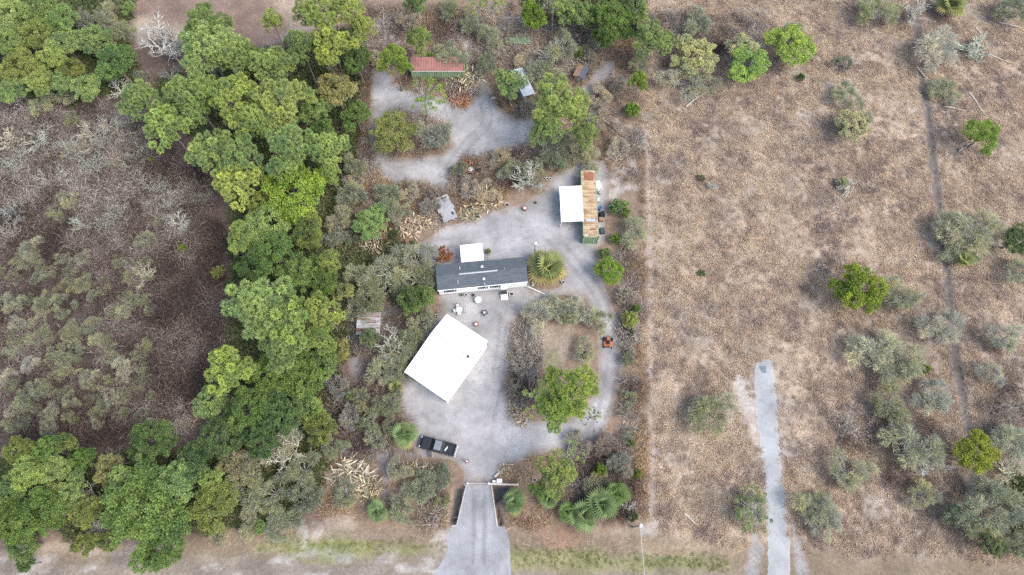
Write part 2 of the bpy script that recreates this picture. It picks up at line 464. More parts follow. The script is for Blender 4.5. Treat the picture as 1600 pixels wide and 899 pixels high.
# rust-red needle litter
for i, p in enumerate(([(985, 470), (1010, 455), (1018, 520), (995, 520)], [(525, 480), (542, 470), (540, 520), (525, 530)], [(858, 828), (905, 835), (890, 862), (850, 855)],
                       [(700, 135), (745, 130), (748, 160), (720, 170), (695, 160)], [(650, 120), (690, 125), (690, 140), (615, 140), (612, 125)],
                       [(535, 680), (555, 675), (552, 700), (535, 700)], [(550, 385), (640, 378), (640, 392), (550, 400)], [(855, 280), (900, 255), (905, 262), (865, 290)])):
    zone(p, (0.25, 0.145, 0.098), 1.6, 2.2, 150 + i, 0.7, 2.0)
dl = dist_line(trail_pts, X, Y)
blend(0.92 * sstep(1.3, 0.5, dl + (fbm(X, Y, 2, 5) - 0.5) * 1.0), (0.125, 0.11, 0.10))
dl = dist_line(path_pts, X, Y)
blend(0.75 * sstep(0.9, 0.2, dl + (fbm(X, Y, 2.5, 6) - 0.5) * 0.8), (0.33, 0.28, 0.24))
for D in ditch_polys:
    blend(sstep(-0.3, 0.2, sdf(D, X, Y)), (0.10, 0.085, 0.075))
Z = hgt(X, Y) + (fbm(X, Y, 6, 9) - 0.5) * 0.0
ny_, nx_ = X.shape
idx = np.arange(nx_ * ny_).reshape(ny_, nx_)
Fq = np.stack([idx[:-1, :-1], idx[:-1, 1:], idx[1:, 1:], idx[1:, :-1]], -1).reshape(-1, 4)
col4 = np.concatenate([A.reshape(-1, 3), np.ones((nx_ * ny_, 1))], 1)
ground = link('ground', np_mesh('ground', np.stack([X.ravel(), Y.ravel(), Z.ravel()], 1), Fq, M_ground, {'soil': col4}, True))
tag(ground, 'brown dry grass and leaf litter ground with dirt verge', 'ground', kind='structure')

def sheet(name, polys, holes, label, mat, colf, lift, step=0.3, wob=0.5, wsc=1.6, seed=0, cat='yard'):
    """a thin ragged-edged sheet; its border follows the outline broken up by noise"""
    allp = np.concatenate(polys)
    xs = np.arange(allp[:, 0].min() - 1.5, allp[:, 0].max() + 1.5, step)
    ys = np.arange(allp[:, 1].min() - 1.5, allp[:, 1].max() + 1.5, step)
    x, y = np.meshgrid(xs, ys)
    def field(x, y):
        s = np.max([sdf(p, x, y) for p in polys], 0)
        for h_ in holes: s = np.minimum(s, -sdf(h_, x, y))
        return s + (fbm(x, y, wsc, seed) - 0.5) * 2 * wob + (fbm(x, y, wsc * 4, seed + 9) - 0.5) * 2 * wob
    s = field(x, y)
    inside = s > 0
    cell = inside[:-1, :-1] | inside[:-1, 1:] | inside[1:, 1:] | inside[1:, :-1]
    e = 0.1
    gxx = (field(x + e, y) - s) / e; gyy = (field(x, y + e) - s) / e
    g2 = np.maximum(gxx ** 2 + gyy ** 2, 0.25)
    mv = np.where(~inside, np.clip(-s / g2, -step * 1.4, step * 1.4), 0)
    x2 = x + mv * gxx; y2 = y + mv * gyy
    ids = np.arange(x.size).reshape(x.shape)
    q = np.stack([ids[:-1, :-1], ids[:-1, 1:], ids[1:, 1:], ids[1:, :-1]], -1)[cell]
    used = np.unique(q); remap = np.full(x.size, -1); remap[used] = np.arange(len(used))
    V = np.stack([x2.ravel()[used], y2.ravel()[used], np.full(len(used), lift)], 1)
    c = colf(V[:, 0], V[:, 1], np.maximum(s.ravel()[used], 0))
    o = link(name, np_mesh(name, V, remap[q], mat, {'soil': np.concatenate([c, np.ones((len(c), 1))], 1)}, True))
    return tag(o, label, cat, kind='structure')

def offset_line(pts, d):
    out = []
    for i, p in enumerate(pts):
        a = Vector(pts[max(i - 1, 0)]); b = Vector(pts[min(i + 1, len(pts) - 1)]); t = (b - a).normalized(); out.append((p[0] - t.y * d, p[1] + t.x * d))
    return out
def smooth_line(pts, n=6):
    P_ = [Vector(p) for p in pts]; out = []
    for i in range(len(P_) - 1):
        p0, p1, p2, p3 = P_[max(i - 1, 0)], P_[i], P_[i + 1], P_[min(i + 2, len(P_) - 1)]
        for k in range(n):
            t = k / n; out.append(tuple(0.5 * ((2 * p1) + (p2 - p0) * t + (2 * p0 - 5 * p1 + 4 * p2 - p3) * t * t + (3 * p1 - p0 - 3 * p2 + p3) * t ** 3)))
    return out + [tuple(P_[-1])]
RUTS = []
for L_ in (((748, 880), (749, 800), (748, 757), (752, 720), (762, 660), (775, 600), (785, 540), (790, 490)), ((748, 740), (780, 712), (830, 702), (880, 695), (915, 685), (938, 655), (952, 600), (957, 550), (950, 500), (932, 455), (905, 420), (880, 390), (850, 365), (800, 360)),
           ((748, 730), (735, 700), (700, 670), (665, 640)), ((800, 360), (740, 372), (690, 382)), ((880, 390), (885, 350), (890, 320)), ((590, 140), (588, 210), (600, 262), (650, 268), (690, 285)), ((700, 268), (730, 225), (760, 190), (752, 140))):
    c_ = smooth_line([G(*p) for p in L_]); RUTS += [offset_line(c_, 0.8), offset_line(c_, -0.8)]
def rut_mask(x, y): return np.max([sstep(0.38, 0.12, dist_line(r_, x, y) + (fbm(x, y, 2.2, 61) - 0.5) * 0.5) for r_ in RUTS], 0) * sstep(0.36, 0.6, fbm(x, y, 5, 62))
def gravel_col(x, y, s):
    c = np.ones((len(x), 1)) * np.array([[0.29, 0.285, 0.282]])
    k = sstep(0.42, 0.66, fbm(x, y, 9, 77))[:, None]; c = c * (1 - k * 0.6) + np.array([[0.37, 0.367, 0.366]]) * k * 0.6
    k = sstep(0.5, 0.66, fbm(x, y, 4, 78))[:, None]; c = c * (1 - k * 0.35) + np.array([[0.232, 0.228, 0.228]]) * k * 0.35
    k = rut_mask(x, y)[:, None]; c = c * (1 - 0.19 * k)
    k = sstep(0.60, 0.72, fbm(x, y, 1.3, 66))[:, None]; c = c * (1 - k * 0.3) + np.array([[0.24, 0.21, 0.18]]) * k * 0.3
    k = (sstep(1.4, 0.0, s + (fbm(x, y, 1.5, 5) - 0.5) * 1.2))[:, None]
    return c * (1 - k * 0.75) + np.array([[0.23, 0.185, 0.15]]) * k * 0.75

yard_out = P((728, 758), (722, 735), (712, 722), (690, 718), (655, 716), (640, 662), (622, 640), (622, 600), (640, 560), (665, 515), (688, 490), (684, 465), (676, 440), (668, 412), (640, 402), (590, 420), (548, 418), (545, 402), (590, 396), (640, 385), (668, 374), (700, 354), (760, 334), (820, 318), (848, 302), (868, 272), (902, 254), (946, 249), (952, 280), (947, 330), (948, 375), (930, 392), (936, 430), (952, 460), (968, 505), (971, 560), (966, 610), (955, 650), (937, 688), (900, 700), (845, 708), (810, 722), (785, 745), (768, 758))
yard_isle = P((798, 508), (830, 474), (880, 462), (912, 466), (928, 492), (934, 520), (936, 580), (930, 618), (915, 640), (890, 658), (850, 660), (820, 652), (798, 648), (792, 600), (798, 550))
home_isle = P((822, 410), (868, 395), (880, 420), (872, 448), (830, 452))
sheet('gravel_yard', [yard_out], [yard_isle, home_isle], 'pale grey gravel yard looping around the house and workshop', M_gravel, gravel_col, 0.008, 0.3, 0.4, 1.6, 3)
upper_out = P((580, 105), (592, 108), (606, 108), (618, 130), (650, 146), (690, 152), (725, 168), (748, 145), (742, 112), (738, 100), (748, 102), (766, 140), (782, 170), (812, 186), (838, 182), (840, 212), (812, 236), (772, 240), (722, 250), (708, 275), (703, 302), (684, 302), (662, 284), (622, 290), (596, 278), (582, 240), (575, 200), (578, 150))
upper_isle = P((588, 232), (588, 196), (616, 176), (660, 180), (700, 195), (702, 230), (690, 240), (650, 247), (610, 247))
sheet('gravel_clearing', [upper_out], [upper_isle], 'grey gravel clearing in front of the red-roofed shed', M_gravel, gravel_col, 0.009, 0.3, 0.4, 1.6, 4)
sheet('gravel_track', [P((896, 152), (916, 130), (944, 98), (962, 92), (960, 112), (938, 140), (912, 158))], [], 'short pale gravel track beside the small brown hut', M_gravel, gravel_col, 0.010, 0.3, 0.4, 1.4, 5, 'track')
def lane_col(x, y, s): return gravel_col(x, y, s) * np.array([[0.72, 0.70, 0.70]])  # lane gravel is darker than the yard gravel
sheet('gravel_lane', [P((538, 495), (562, 488), (600, 478), (622, 470), (626, 486), (602, 500), (564, 520), (562, 550), (586, 590), (572, 640), (560, 690), (606, 700), (652, 704), (652, 716), (606, 722), (608, 790), (592, 795), (590, 725), (538, 716), (537, 660), (546, 600))], [], 'darker grey gravel lane around the rusty tin shed', M_gravel, lane_col, 0.006, 0.3, 0.4, 1.6, 6, 'lane')
def drive_col(x, y, s):
    c = np.ones((len(x), 1)) * np.array([[0.275, 0.278, 0.288]])
    k = sstep(0.45, 0.62, fbm(x * 3, y * 0.6, 2.5, 81))[:, None]; c = c * (1 - k * 0.5) + np.array([[0.225, 0.228, 0.238]]) * k * 0.5
    return c * (1 - 0.22 * rut_mask(x, y)[:, None])
drive = sheet('driveway', [P((728, 757.5), (768, 757.5), (777, 822), (790, 824), (797, 850), (798, 930), (820, 1000), (640, 1000), (670, 910), (700, 862), (697, 838), (705, 823), (713, 822))], [], 'pale gravel driveway crossing the ditch down to the road', M_gravel, drive_col, 0.014, 0.2, 0.06, 1.0, 7, 'driveway')
def rock_col(x, y, s):
    c = np.ones((len(x), 1)) * np.array([[0.30, 0.311, 0.312]])
    k = sstep(0.5, 0.66, fbm(x, y * 0.5, 4, 85))[:, None]; c = c * (1 - k * 0.7) + np.array([[0.25, 0.275, 0.29]]) * k * 0.7
    k = sstep(0.45, 0.0, s)[:, None]; return c * (1 - k * 0.5) + np.array([[0.38, 0.38, 0.37]]) * k * 0.5
sheet('rock_track', [P((1182, 563), (1206, 561), (1211, 600), (1217, 680), (1223, 740), (1229, 790), (1233, 850), (1240, 960), (1240, 1010), (1198, 1010), (1200, 900), (1200, 860), (1196, 800), (1190, 720), (1183, 660), (1178, 600))], [], 'pale blue-white crushed rock track running up the dry field', M_rock, rock_col, 0.012, 0.2, 0.2, 0.7, 8, 'track')
stain = sheet('dark_patch', [P((1186, 572), (1196, 572), (1198, 584), (1190, 582))], [], 'dark slate blue patch at the top end of the rock track', M_rock, lambda x, y, s: np.ones((len(x), 1)) * np.array([[0.15, 0.18, 0.195]]), 0.018, 0.1, 0.1, 0.5, 9, 'patch')

# culvert walls, and dark sheets painting in the ditch shadow beside the driveway
def wall_run(name, a, b, w, z0, z1, mat, label, cat='wall', group=None):
    a, b = Vector((*a, 0)), Vector((*b, 0)); d = b - a
    o = MB().box(((a.x + b.x) / 2, (a.y + b.y) / 2, (z0 + z1) / 2), (d.length, w, z1 - z0), math.atan2(d.y, d.x)).build(name, mat, bevel=0.02)
    return tag(o, label, cat, group)
wall_run('culvert_wall', G(728.5, 758), G(713.5, 821), 0.14, -1.05, 0.05, M_concrete, 'low concrete culvert wall on the west edge of the driveway')
wall_run('culvert_wall', G(767.8, 758), G(777, 823), 0.16, -1.05, 0.12, M_palewood, 'pale timber-topped culvert wall on the east edge of the driveway')
wall_run('culvert_headwall', G(706, 822), G(713, 821.5), 0.16, -0.6, 0.06, M_concrete, 'short concrete headwall at the foot of the west ditch')
for D, lab in zip(ditch_polys, ('dark sheet standing in for ditch shadow west of the driveway', 'dark sheet standing in for ditch shadow east of the driveway')):
    c = D.mean(0); q = c + (D - c) * 1.02
    m = MB(); m.add([(a, b, -0.82) for a, b in q], [tuple(range(len(q)))[::-1]])
    tag(m.build('ditch_shade', M_ditch), lab, 'painted shade', kind='structure')
# ------------------------------------------------------------------ plant prototypes
def unit(v): return v / np.maximum(np.linalg.norm(v, axis=-1, keepdims=True), 1e-9)
def rdir(rng, n): return unit(rng.normal(size=(n, 3)))

def blades(B, D, L, W, rng, droop=0.0, var=None, clump=None):
    """rhombic leaves: base B, direction D, length L, width W"""
    n = len(B); L = np.broadcast_to(L, (n,))[:, None]; W = np.broadcast_to(W, (n,))[:, None]
    S = unit(np.cross(D, rdir(rng, n)))
    mid = B + D * L * 0.5; tip = B + D * L; tip = tip - np.array([0, 0, 1.0]) * L * droop
    V = np.stack([B, mid + S * W / 2, tip, mid - S * W / 2], 1).reshape(-1, 3)
    Fq = np.arange(n * 4).reshape(n, 4)
    var = rng.random(n) if var is None else var
    clump = rng.random(n) if clump is None else clump
    return V, Fq, np.repeat(var, 4), np.repeat(clump, 4)

def crown_mesh(name, parts, mat):
    V = np.concatenate([p[0] for p in parts]); off = 0; F = []
    for p in parts: F.append(p[1] + off); off += len(p[0])
    return np_mesh(name, V, np.concatenate(F), mat, {'var': np.concatenate([p[2] for p in parts]), 'clump': np.concatenate([p[3] for p in parts])})

def trunk_mesh(name, tips, h_fork, r0, rng, mat, sides=6, lean=0.0):
    m = MB()
    top = Vector((lean, 0, h_fork))
    k = 5; pts = []
    for i in range(k + 1):
        t = i / k; pts.append((lean * t + rng.normal() * 0.05 * (0 < i), rng.normal() * 0.05 * (0 < i), h_fork * t))
    m.tube(pts, [r0 * (1.25 - 0.25 * min(1, t * 4)) * (1 - 0.45 * t) for t in np.linspace(0, 1, k + 1)], sides)
    for tp in tips:
        tp = Vector(tp); z0 = h_fork * rng.uniform(0.72, 1.0)
        a = Vector((lean * z0 / h_fork, 0, z0)); mid = (a + tp) / 2 + Vector((rng.normal() * 0.2, rng.normal() * 0.2, 0.2))
        m.tube([a, mid, tp], [r0 * 0.38, r0 * 0.24, r0 * 0.07], 4)
    me = bpy.data.meshes.new(name); me.from_pydata(m.v, [], m.f); me.materials.append(mat); me.update()
    return me

PROTO = {}
R0 = {'pine': 4.0, 'thin': 4.0, 'oak': 4.0, 'sage': 3.0, 'bare': 3.0, 'round': 2.0, 'brush': 2.0}
H0 = {'pine': 11.0, 'thin': 11.0, 'oak': 8.5, 'sage': 4.0, 'bare': 5.0, 'round': 2.6, 'brush': 1.0}
ZC = {'pine': 9.2, 'thin': 9.0, 'oak': 6.2, 'sage': 2.4, 'bare': 3.2, 'round': 1.4, 'brush': 0.4}

for v in range(4):                                      # pines: round tufts at the branch ends
    rng = np.random.default_rng(100 + v)
    cs = []
    for tries in range(4000):
        if len(cs) >= 64: break
        th = rng.uniform(0, 2 * math.pi); ra = 4.0 * math.sqrt(rng.uniform(0, 1)) * (0.8 + 0.26 * math.sin(3 * th + v) + 0.1 * math.sin(5 * th + 2 * v))
        ra = min(ra, 3.9); rr = rng.uniform(0.55, 0.95)
        z = 9.4 + 1.5 * (1 - (ra / 4) ** 2) + rng.normal() * 0.3 - (1.5 if rng.random() < 0.35 else 0)
        c = np.array([ra * math.cos(th), ra * math.sin(th), z])
        if all(np.linalg.norm(c - q[0]) > 0.55 * (rr + q[1]) for q in cs): cs.append((c, rr))
    parts = []
    for c, rr in cs:
        n = int(300 * (rr / 0.8) ** 2)
        d = rdir(rng, n); d[:, 2] = d[:, 2] * 0.75 + 0.22; d = unit(d)
        b = c + d * rr * rng.uniform(0.2, 0.6, (n, 1)) * np.array([1, 1, 0.75])
        dd = unit(d + rdir(rng, n) * 0.45)
        parts.append(blades(b, dd, rr * rng.uniform(0.36, 0.58, n), rng.uniform(0.045, 0.09, n), rng, 0.05, None, np.clip(rng.normal(0.5, 0.22) + rng.normal(0, 0.08, n), 0, 1)))
    tips = [cs[i][0] for i in range(0, len(cs), 2)]
    PROTO[('pine', v)] = (crown_mesh('pine_crown', parts, M_pine), trunk_mesh('pine_trunk', tips, 9.6, 0.2, rng, M_bark))
for v in range(2):                                      # open pines one can see the ground through
    rng = np.random.default_rng(140 + v)
    parts = []; tips = []
    for i in range(34):
        th = rng.uniform(0, 6.28); ra = 4.0 * math.sqrt(rng.uniform(0.02, 1)); c = np.array([ra * math.cos(th), ra * math.sin(th), 9.2 + 1.0 * (1 - (ra / 4) ** 2) + rng.normal() * 0.5])
        rr = rng.uniform(0.4, 0.75); n = 85
        d = rdir(rng, n); d[:, 2] = d[:, 2] * 0.6 + 0.25; d = unit(d)
        parts.append(blades(c + d * rr * rng.uniform(0.1, 0.5, (n, 1)), d, rr * rng.uniform(0.45, 0.7, n), rng.uniform(0.06, 0.12, n), rng, 0.05, None, np.clip(rng.normal(0.5, 0.2) + rng.normal(0, 0.08, n), 0, 1)))
        tips.append(c)
    PROTO[('thin', v)] = (crown_mesh('open_pine_crown', parts, M_pine), trunk_mesh('open_pine_trunk', tips, 9.0, 0.16, rng, M_palebark))
for v in range(4):                                      # broadleaf trees: lobed heavy crowns
    rng = np.random.default_rng(200 + v)
    lobes = [(np.array([0, 0, 6.6]), 2.0)]
    for i in range(9):
        th = 2 * math.pi * i / 9 + rng.normal() * 0.25; ra = rng.uniform(1.7, 2.9)
        lobes.append((np.array([ra * math.cos(th), ra * math.sin(th), rng.uniform(4.6, 6.6)]), rng.uniform(0.95, 1.6)))
    parts = []; tips = []
    for lc, lr in lobes:
        lt = rng.normal(0.5, 0.14)
        for j in range(int(13 * lr)):
            d = rdir(rng, 1)[0]; d[2] = abs(d[2]) * 0.9 - 0.1; d /= np.linalg.norm(d)
            c = lc + d * lr * rng.uniform(0.7, 1.05) * np.array([1, 1, 0.8]); rr = rng.uniform(0.35, 0.62)
            n = 112
            p = c + rdir(rng, n) * rr * rng.uniform(0.2, 1, (n, 1)) ** 0.5 * np.array([1, 1, 0.7])
            dd = rdir(rng, n); dd[:, 2] *= 0.55; dd = unit(dd)
            parts.append(blades(p, dd, rng.uniform(0.16, 0.29, n), rng.uniform(0.09, 0.17, n), rng, 0.1, None, np.clip(lt + rng.normal(0, 0.17) + rng.normal(0, 0.07, n), 0, 1)))
        tips.append(lc)
    PROTO[('oak', v)] = (crown_mesh('broadleaf_crown', parts, M_oak), trunk_mesh('broadleaf_trunk', tips, 4.4, 0.26, rng, M_bark))
for v in range(6):                                      # fine-leaved grey-green shrubs: airy sprays fanning from several stems
    rng = np.random.default_rng(300 + v)
    parts = []; tips = []
    nl = rng.integers(8, 13)
    for i in range(nl):
        th = 2 * math.pi * i / nl * 1.6 + rng.normal() * 0.4; ra = rng.uniform(0.3, 2.1)
        o_ = np.array([math.cos(th), math.sin(th), 0])
        lc = o_ * ra + np.array([0, 0, rng.uniform(1.0, 2.0) + 0.5 * (1 - ra / 2.1)]); lr = rng.uniform(0.75, 1.25); lt = rng.normal(0.5, 0.22)
        tips.append(lc + np.array([0, 0, lr * 0.5])); tips.append(lc + o_ * lr * 0.7 + np.array([0, 0, lr * 0.35]))
        for j in range(20):
            d = rdir(rng, 1)[0]; d[2] = abs(d[2]) * 0.8 + 0.1; d += 0.6 * o_; d /= np.linalg.norm(d)
            c = lc + d * lr * rng.uniform(0.15, 0.85); n = 26
            dd = unit(d + rdir(rng, n) * 0.6)
            b = c + rdir(rng, n) * 0.24
            parts.append(blades(b, dd, rng.uniform(0.3, 0.75, n), rng.uniform(0.025, 0.06, n), rng, 0.15, None, np.clip(lt + rng.normal(0, 0.16) + rng.normal(0, 0.08, n), 0, 1)))
    PROTO[('sage', v)] = (crown_mesh('shrub_crown', parts, M_sage), trunk_mesh('shrub_stem', tips, 0.7, 0.12, rng, M_palebark, 5))

def bare_mesh(name, seed, spread, mat, n_main=9, len0=2.6, r0=0.11, depth=3):
    rng = np.random.default_rng(seed); m = MB()
    def grow(p, d, L, r, k):
        d1 = Vector(unit(np.array(d) + rng.normal(size=3) * 0.16)); mid = p + d1 * L * 0.5
        d2 = Vector(unit(np.array(d1) + rng.normal(size=3) * 0.28)); end = mid + d2 * L * 0.5
        if end.z < 0.1: end.z = 0.1
        m.tube([p, mid, end], [r, r * 0.8, r * 0.55], 4 if k > 1 else 3, False)
        if k:
            for i in range(rng.integers(3, 6)):
                q = (mid if i % 2 else end); f = rng.normal(size=3) * 0.6; f[2] = abs(f[2]) * 0.5
                grow(q, unit(np.array(d2) + f), L * rng.uniform(0.45, 0.72), r * 0.6, k - 1)
    for i in range(n_main):
        th = 2 * math.pi * i / n_main + rng.normal() * 0.3; up = rng.uniform(0.6, 1.5) / spread
        grow(Vector((0, 0, 0.5)), unit(np.array([math.cos(th), math.sin(th), up])), len0 * rng.uniform(0.7, 1.1), r0, depth)
    V = np.array(m.v); me = np_mesh(name, V, np.array(m.f), mat, {'var': rng.random(len(V)), 'clump': np.full(len(V), 0.5)})
    return me
for v in range(3):
    cr = bare_mesh('bare_branches', 400 + v, 1.0, M_twig, 9, 2.1, 0.15, 3)
    rng = np.random.default_rng(420 + v)
    PROTO[('bare', v)] = (cr, trunk_mesh('bare_trunk', [], 0.9, 0.16, rng, M_palebark, 6))
for v in range(3):                                      # small dense rounded bushes
    rng = np.random.default_rng(500 + v); parts = []
    for j in range(46):
        d = rdir(rng, 1)[0]; d[2] = abs(d[2]); c = np.array([0, 0, 0.9]) + d * np.array([1.5, 1.5, 1.2]) * rng.uniform(0.45, 1.0); n = 62
        p = c + rdir(rng, n) * 0.36 * rng.uniform(0.2, 1, (n, 1)); dd = unit(d + rdir(rng, n) * 0.9)
        parts.append(blades(p, dd, rng.uniform(0.16, 0.34, n), rng.uniform(0.08, 0.17, n), rng, 0.1, None, np.clip(rng.normal(0.5, 0.2) + rng.normal(0, 0.07, n), 0, 1)))
    PROTO[('round', v)] = (crown_mesh('bush_crown', parts, M_oak), trunk_mesh('bush_stem', [(0.5, 0.3, 1.4), (-0.5, 0.4, 1.5), (0, -0.6, 1.4)], 0.5, 0.07, rng, M_bark, 5))
for v in range(3):                                      # heaps of bleached fronds and sticks
    rng = np.random.default_rng(600 + v); n = 170
    th = rng.uniform(0, 6.28, n); ra = 1.7 * np.sqrt(rng.random(n)); b = np.stack([ra * np.cos(th), ra * np.sin(th), 0.1 + rng.random(n) * 0.75 * (1 - (ra / 1.9) ** 2)], 1)
    d = rng.normal(size=(n, 3)); d[:, 2] *= 0.3; d = unit(d)
    p1 = blades(b, d, rng.uniform(0.5, 1.5, n), rng.uniform(0.08, 0.2, n), rng, 0.05, None, rng.random(n))
    n2 = 90; b2 = b[:n2] * np.array([1, 1, 0.6]); p2 = blades(b2, unit(rng.normal(size=(n2, 3)) * np.array([1, 1, 0.2])), rng.uniform(0.3, 0.9, n2), rng.uniform(0.1, 0.26, n2), rng, 0.1, None, rng.random(n2))
    PROTO[('brush', v)] = (crown_mesh('brush_heap', [p1, p2], M_twig), None)

# ------------------------------------------------------------------ ground cover scattered as single masses
def tuft(name, seed, n, R, L0, L1, W0, W1, lean, mat, droop=0.3, up=0.6):
    rng = np.random.default_rng(seed)
    th = rng.uniform(0, 6.28, n); ra = R * np.sqrt(rng.random(n)); b = np.stack([ra * np.cos(th), ra * np.sin(th), np.zeros(n)], 1)
    d = rng.normal(size=(n, 3)) * lean; d[:, 2] = np.abs(d[:, 2]) * 0.5 + up; d = unit(d)
    V, F, va, cl = blades(b, d, rng.uniform(L0, L1, n), rng.uniform(W0, W1, n), rng, droop)
    me = np_mesh(name, V, F, mat, {'var': va, 'clump': cl})
    return bpy.data.objects.new(name, me)

def arcs(name, seed, n, R, Hh, W, mat):
    """tangled arching canes"""
    rng = np.random.default_rng(seed); parts = []
    th = rng.uniform(0, 6.28, n); ra = R * np.sqrt(rng.random(n)); b = np.stack([ra * np.cos(th), ra * np.sin(th), rng.random(n) * Hh * 0.5], 1)
    d = rng.normal(size=(n, 3)); d[:, 2] = np.abs(d[:, 2]) * 0.7 + 0.15; d = unit(d); L = rng.uniform(0.5, 1.5, n)
    va = rng.random(n); cl = rng.random(n)
    parts.append(blades(b, d, L, W, rng, 0.05, va, cl))
    d2 = d.copy(); d2[:, 2] -= 0.8; d2 = unit(d2 + rng.normal(size=(n, 3)) * 0.3)
    parts.append(blades(b + d * L[:, None] * 0.85, d2, L * 0.8, W * 0.8, rng, 0.1, va, cl))
    o = bpy.data.objects.new(name, crown_mesh(name, parts, mat)); return o

def scatter(name, pts, rotz, scl, tint, protos, label, cat, zscl=None):
    me = bpy.data.meshes.new(name)
    n = len(pts)
    me.vertices.add(n); me.vertices.foreach_set('co', np.asarray(pts, np.float32).ravel())
    a = me.attributes.new('rot', 'FLOAT_VECTOR', 'POINT'); r = np.zeros((n, 3), np.float32); r[:, 2] = rotz; a.data.foreach_set('vector', r.ravel())
    s = np.stack([scl, scl, scl if zscl is None else zscl], 1).astype(np.float32)
    a = me.attributes.new('scl', 'FLOAT_VECTOR', 'POINT'); a.data.foreach_set('vector', s.ravel())
    a = me.attributes.new('tint', 'FLOAT', 'POINT'); a.data.foreach_set('value', np.asarray(tint, np.float32))
    me.update()
    c = bpy.data.collections.new(name + '_clumps')
    for p in protos: c.objects.link(p)
    o = link(name, me)
    ng = bpy.data.node_groups.new(name, 'GeometryNodeTree')
    ng.interface.new_socket('Geometry', in_out='INPUT', socket_type='NodeSocketGeometry')
    ng.interface.new_socket('Geometry', in_out='OUTPUT', socket_type='NodeSocketGeometry')
    gi = ng.nodes.new('NodeGroupInput'); go = ng.nodes.new('NodeGroupOutput')
    ci = ng.nodes.new('GeometryNodeCollectionInfo'); ci.inputs['Collection'].default_value = c
    ci.inputs['Separate Children'].default_value = True; ci.inputs['Reset Children'].default_value = True
    ip = ng.nodes.new('GeometryNodeInstanceOnPoints'); ip.inputs['Pick Instance'].default_value = True
    ar = ng.nodes.new('GeometryNodeInputNamedAttribute'); ar.data_type = 'FLOAT_VECTOR'; ar.inputs['Name'].default_value = 'rot'
    as_ = ng.nodes.new('GeometryNodeInputNamedAttribute'); as_.data_type = 'FLOAT_VECTOR'; as_.inputs['Name'].default_value = 'scl'
    L = ng.links.new
    L(gi.outputs[0], ip.inputs['Points']); L(ci.outputs[0], ip.inputs['Instance'])
    L(ar.outputs['Attribute'], ip.inputs['Rotation']); L(as_.outputs['Attribute'], ip.inputs['Scale'])
    L(ip.outputs[0], go.inputs[0])
    md = o.modifiers.new('scatter', 'NODES'); md.node_group = ng
    me.materials.append(protos[0].data.materials[0])
    return tag(o, label, cat, kind='stuff')

def sample(pts, density, seed, wob=1.5, holes=(), edge=1.0):
    """random points in an outline, thinning near its edge"""
    Pp = pts if isinstance(pts, np.ndarray) else poly(pts)
    rng = np.random.default_rng(seed)
    lo, hi = Pp.min(0), Pp.max(0); n = int((hi - lo).prod() * density)
    x = rng.uniform(lo[0], hi[0], n); y = rng.uniform(lo[1], hi[1], n)
    s = sdf(Pp, x, y) + (fbm(x, y, 3, seed) - 0.5) * 2 * wob
    k = rng.random(n) < sstep(-0.1, edge, s)
    for h_ in holes: k &= sdf(h_, x, y) < 0.1
    return x[k], y[k]

rockP = P((1181, 563), (1207, 561), (1211, 600), (1217, 680), (1223, 740), (1229, 790), (1233, 850), (1240, 1010), (1198, 1010), (1200, 860), (1196, 800), (1190, 720), (1183, 660), (1177, 600))
sandL = P((1140, 592), (1162, 592), (1182, 640), (1190, 700), (1178, 700), (1160, 650)); sandB = P((1173, 826), (1186, 824), (1187, 860), (1184, 899), (1176, 960), (1155, 960), (1170, 880)); sandC = P((1236, 810), (1247, 835), (1261, 899), (1266, 950), (1251, 950), (1245, 880))
trackP = P((896, 152), (916, 130), (944, 98), (962, 92), (960, 112), (938, 140), (912, 158))
driveP = P((724, 757), (770, 757), (780, 822), (797, 824), (803, 850), (805, 1000), (640, 1000), (670, 905), (697, 862), (694, 838), (700, 822), (711, 820))
M_straw = strawmat('straw', [(0.385, 0.31, 0.26), (0.51, 0.41, 0.325), (0.62, 0.50, 0.375), (0.71, 0.60, 0.455)])
M_reed = strawmat('reed', [(0.30, 0.22, 0.15), (0.45, 0.33, 0.215), (0.58, 0.445, 0.28)])
M_cane = strawmat('cane', [(0.12, 0.096, 0.085), (0.23, 0.178, 0.148), (0.36, 0.315, 0.275), (0.52, 0.48, 0.42)])
M_under = strawmat('under', [(0.09, 0.13, 0.06), (0.16, 0.19, 0.085), (0.25, 0.235, 0.14)], 0.3)
M_lawn = strawmat('lawn', [(0.20, 0.26, 0.07), (0.28, 0.32, 0.10), (0.38, 0.35, 0.16)], 0.3)

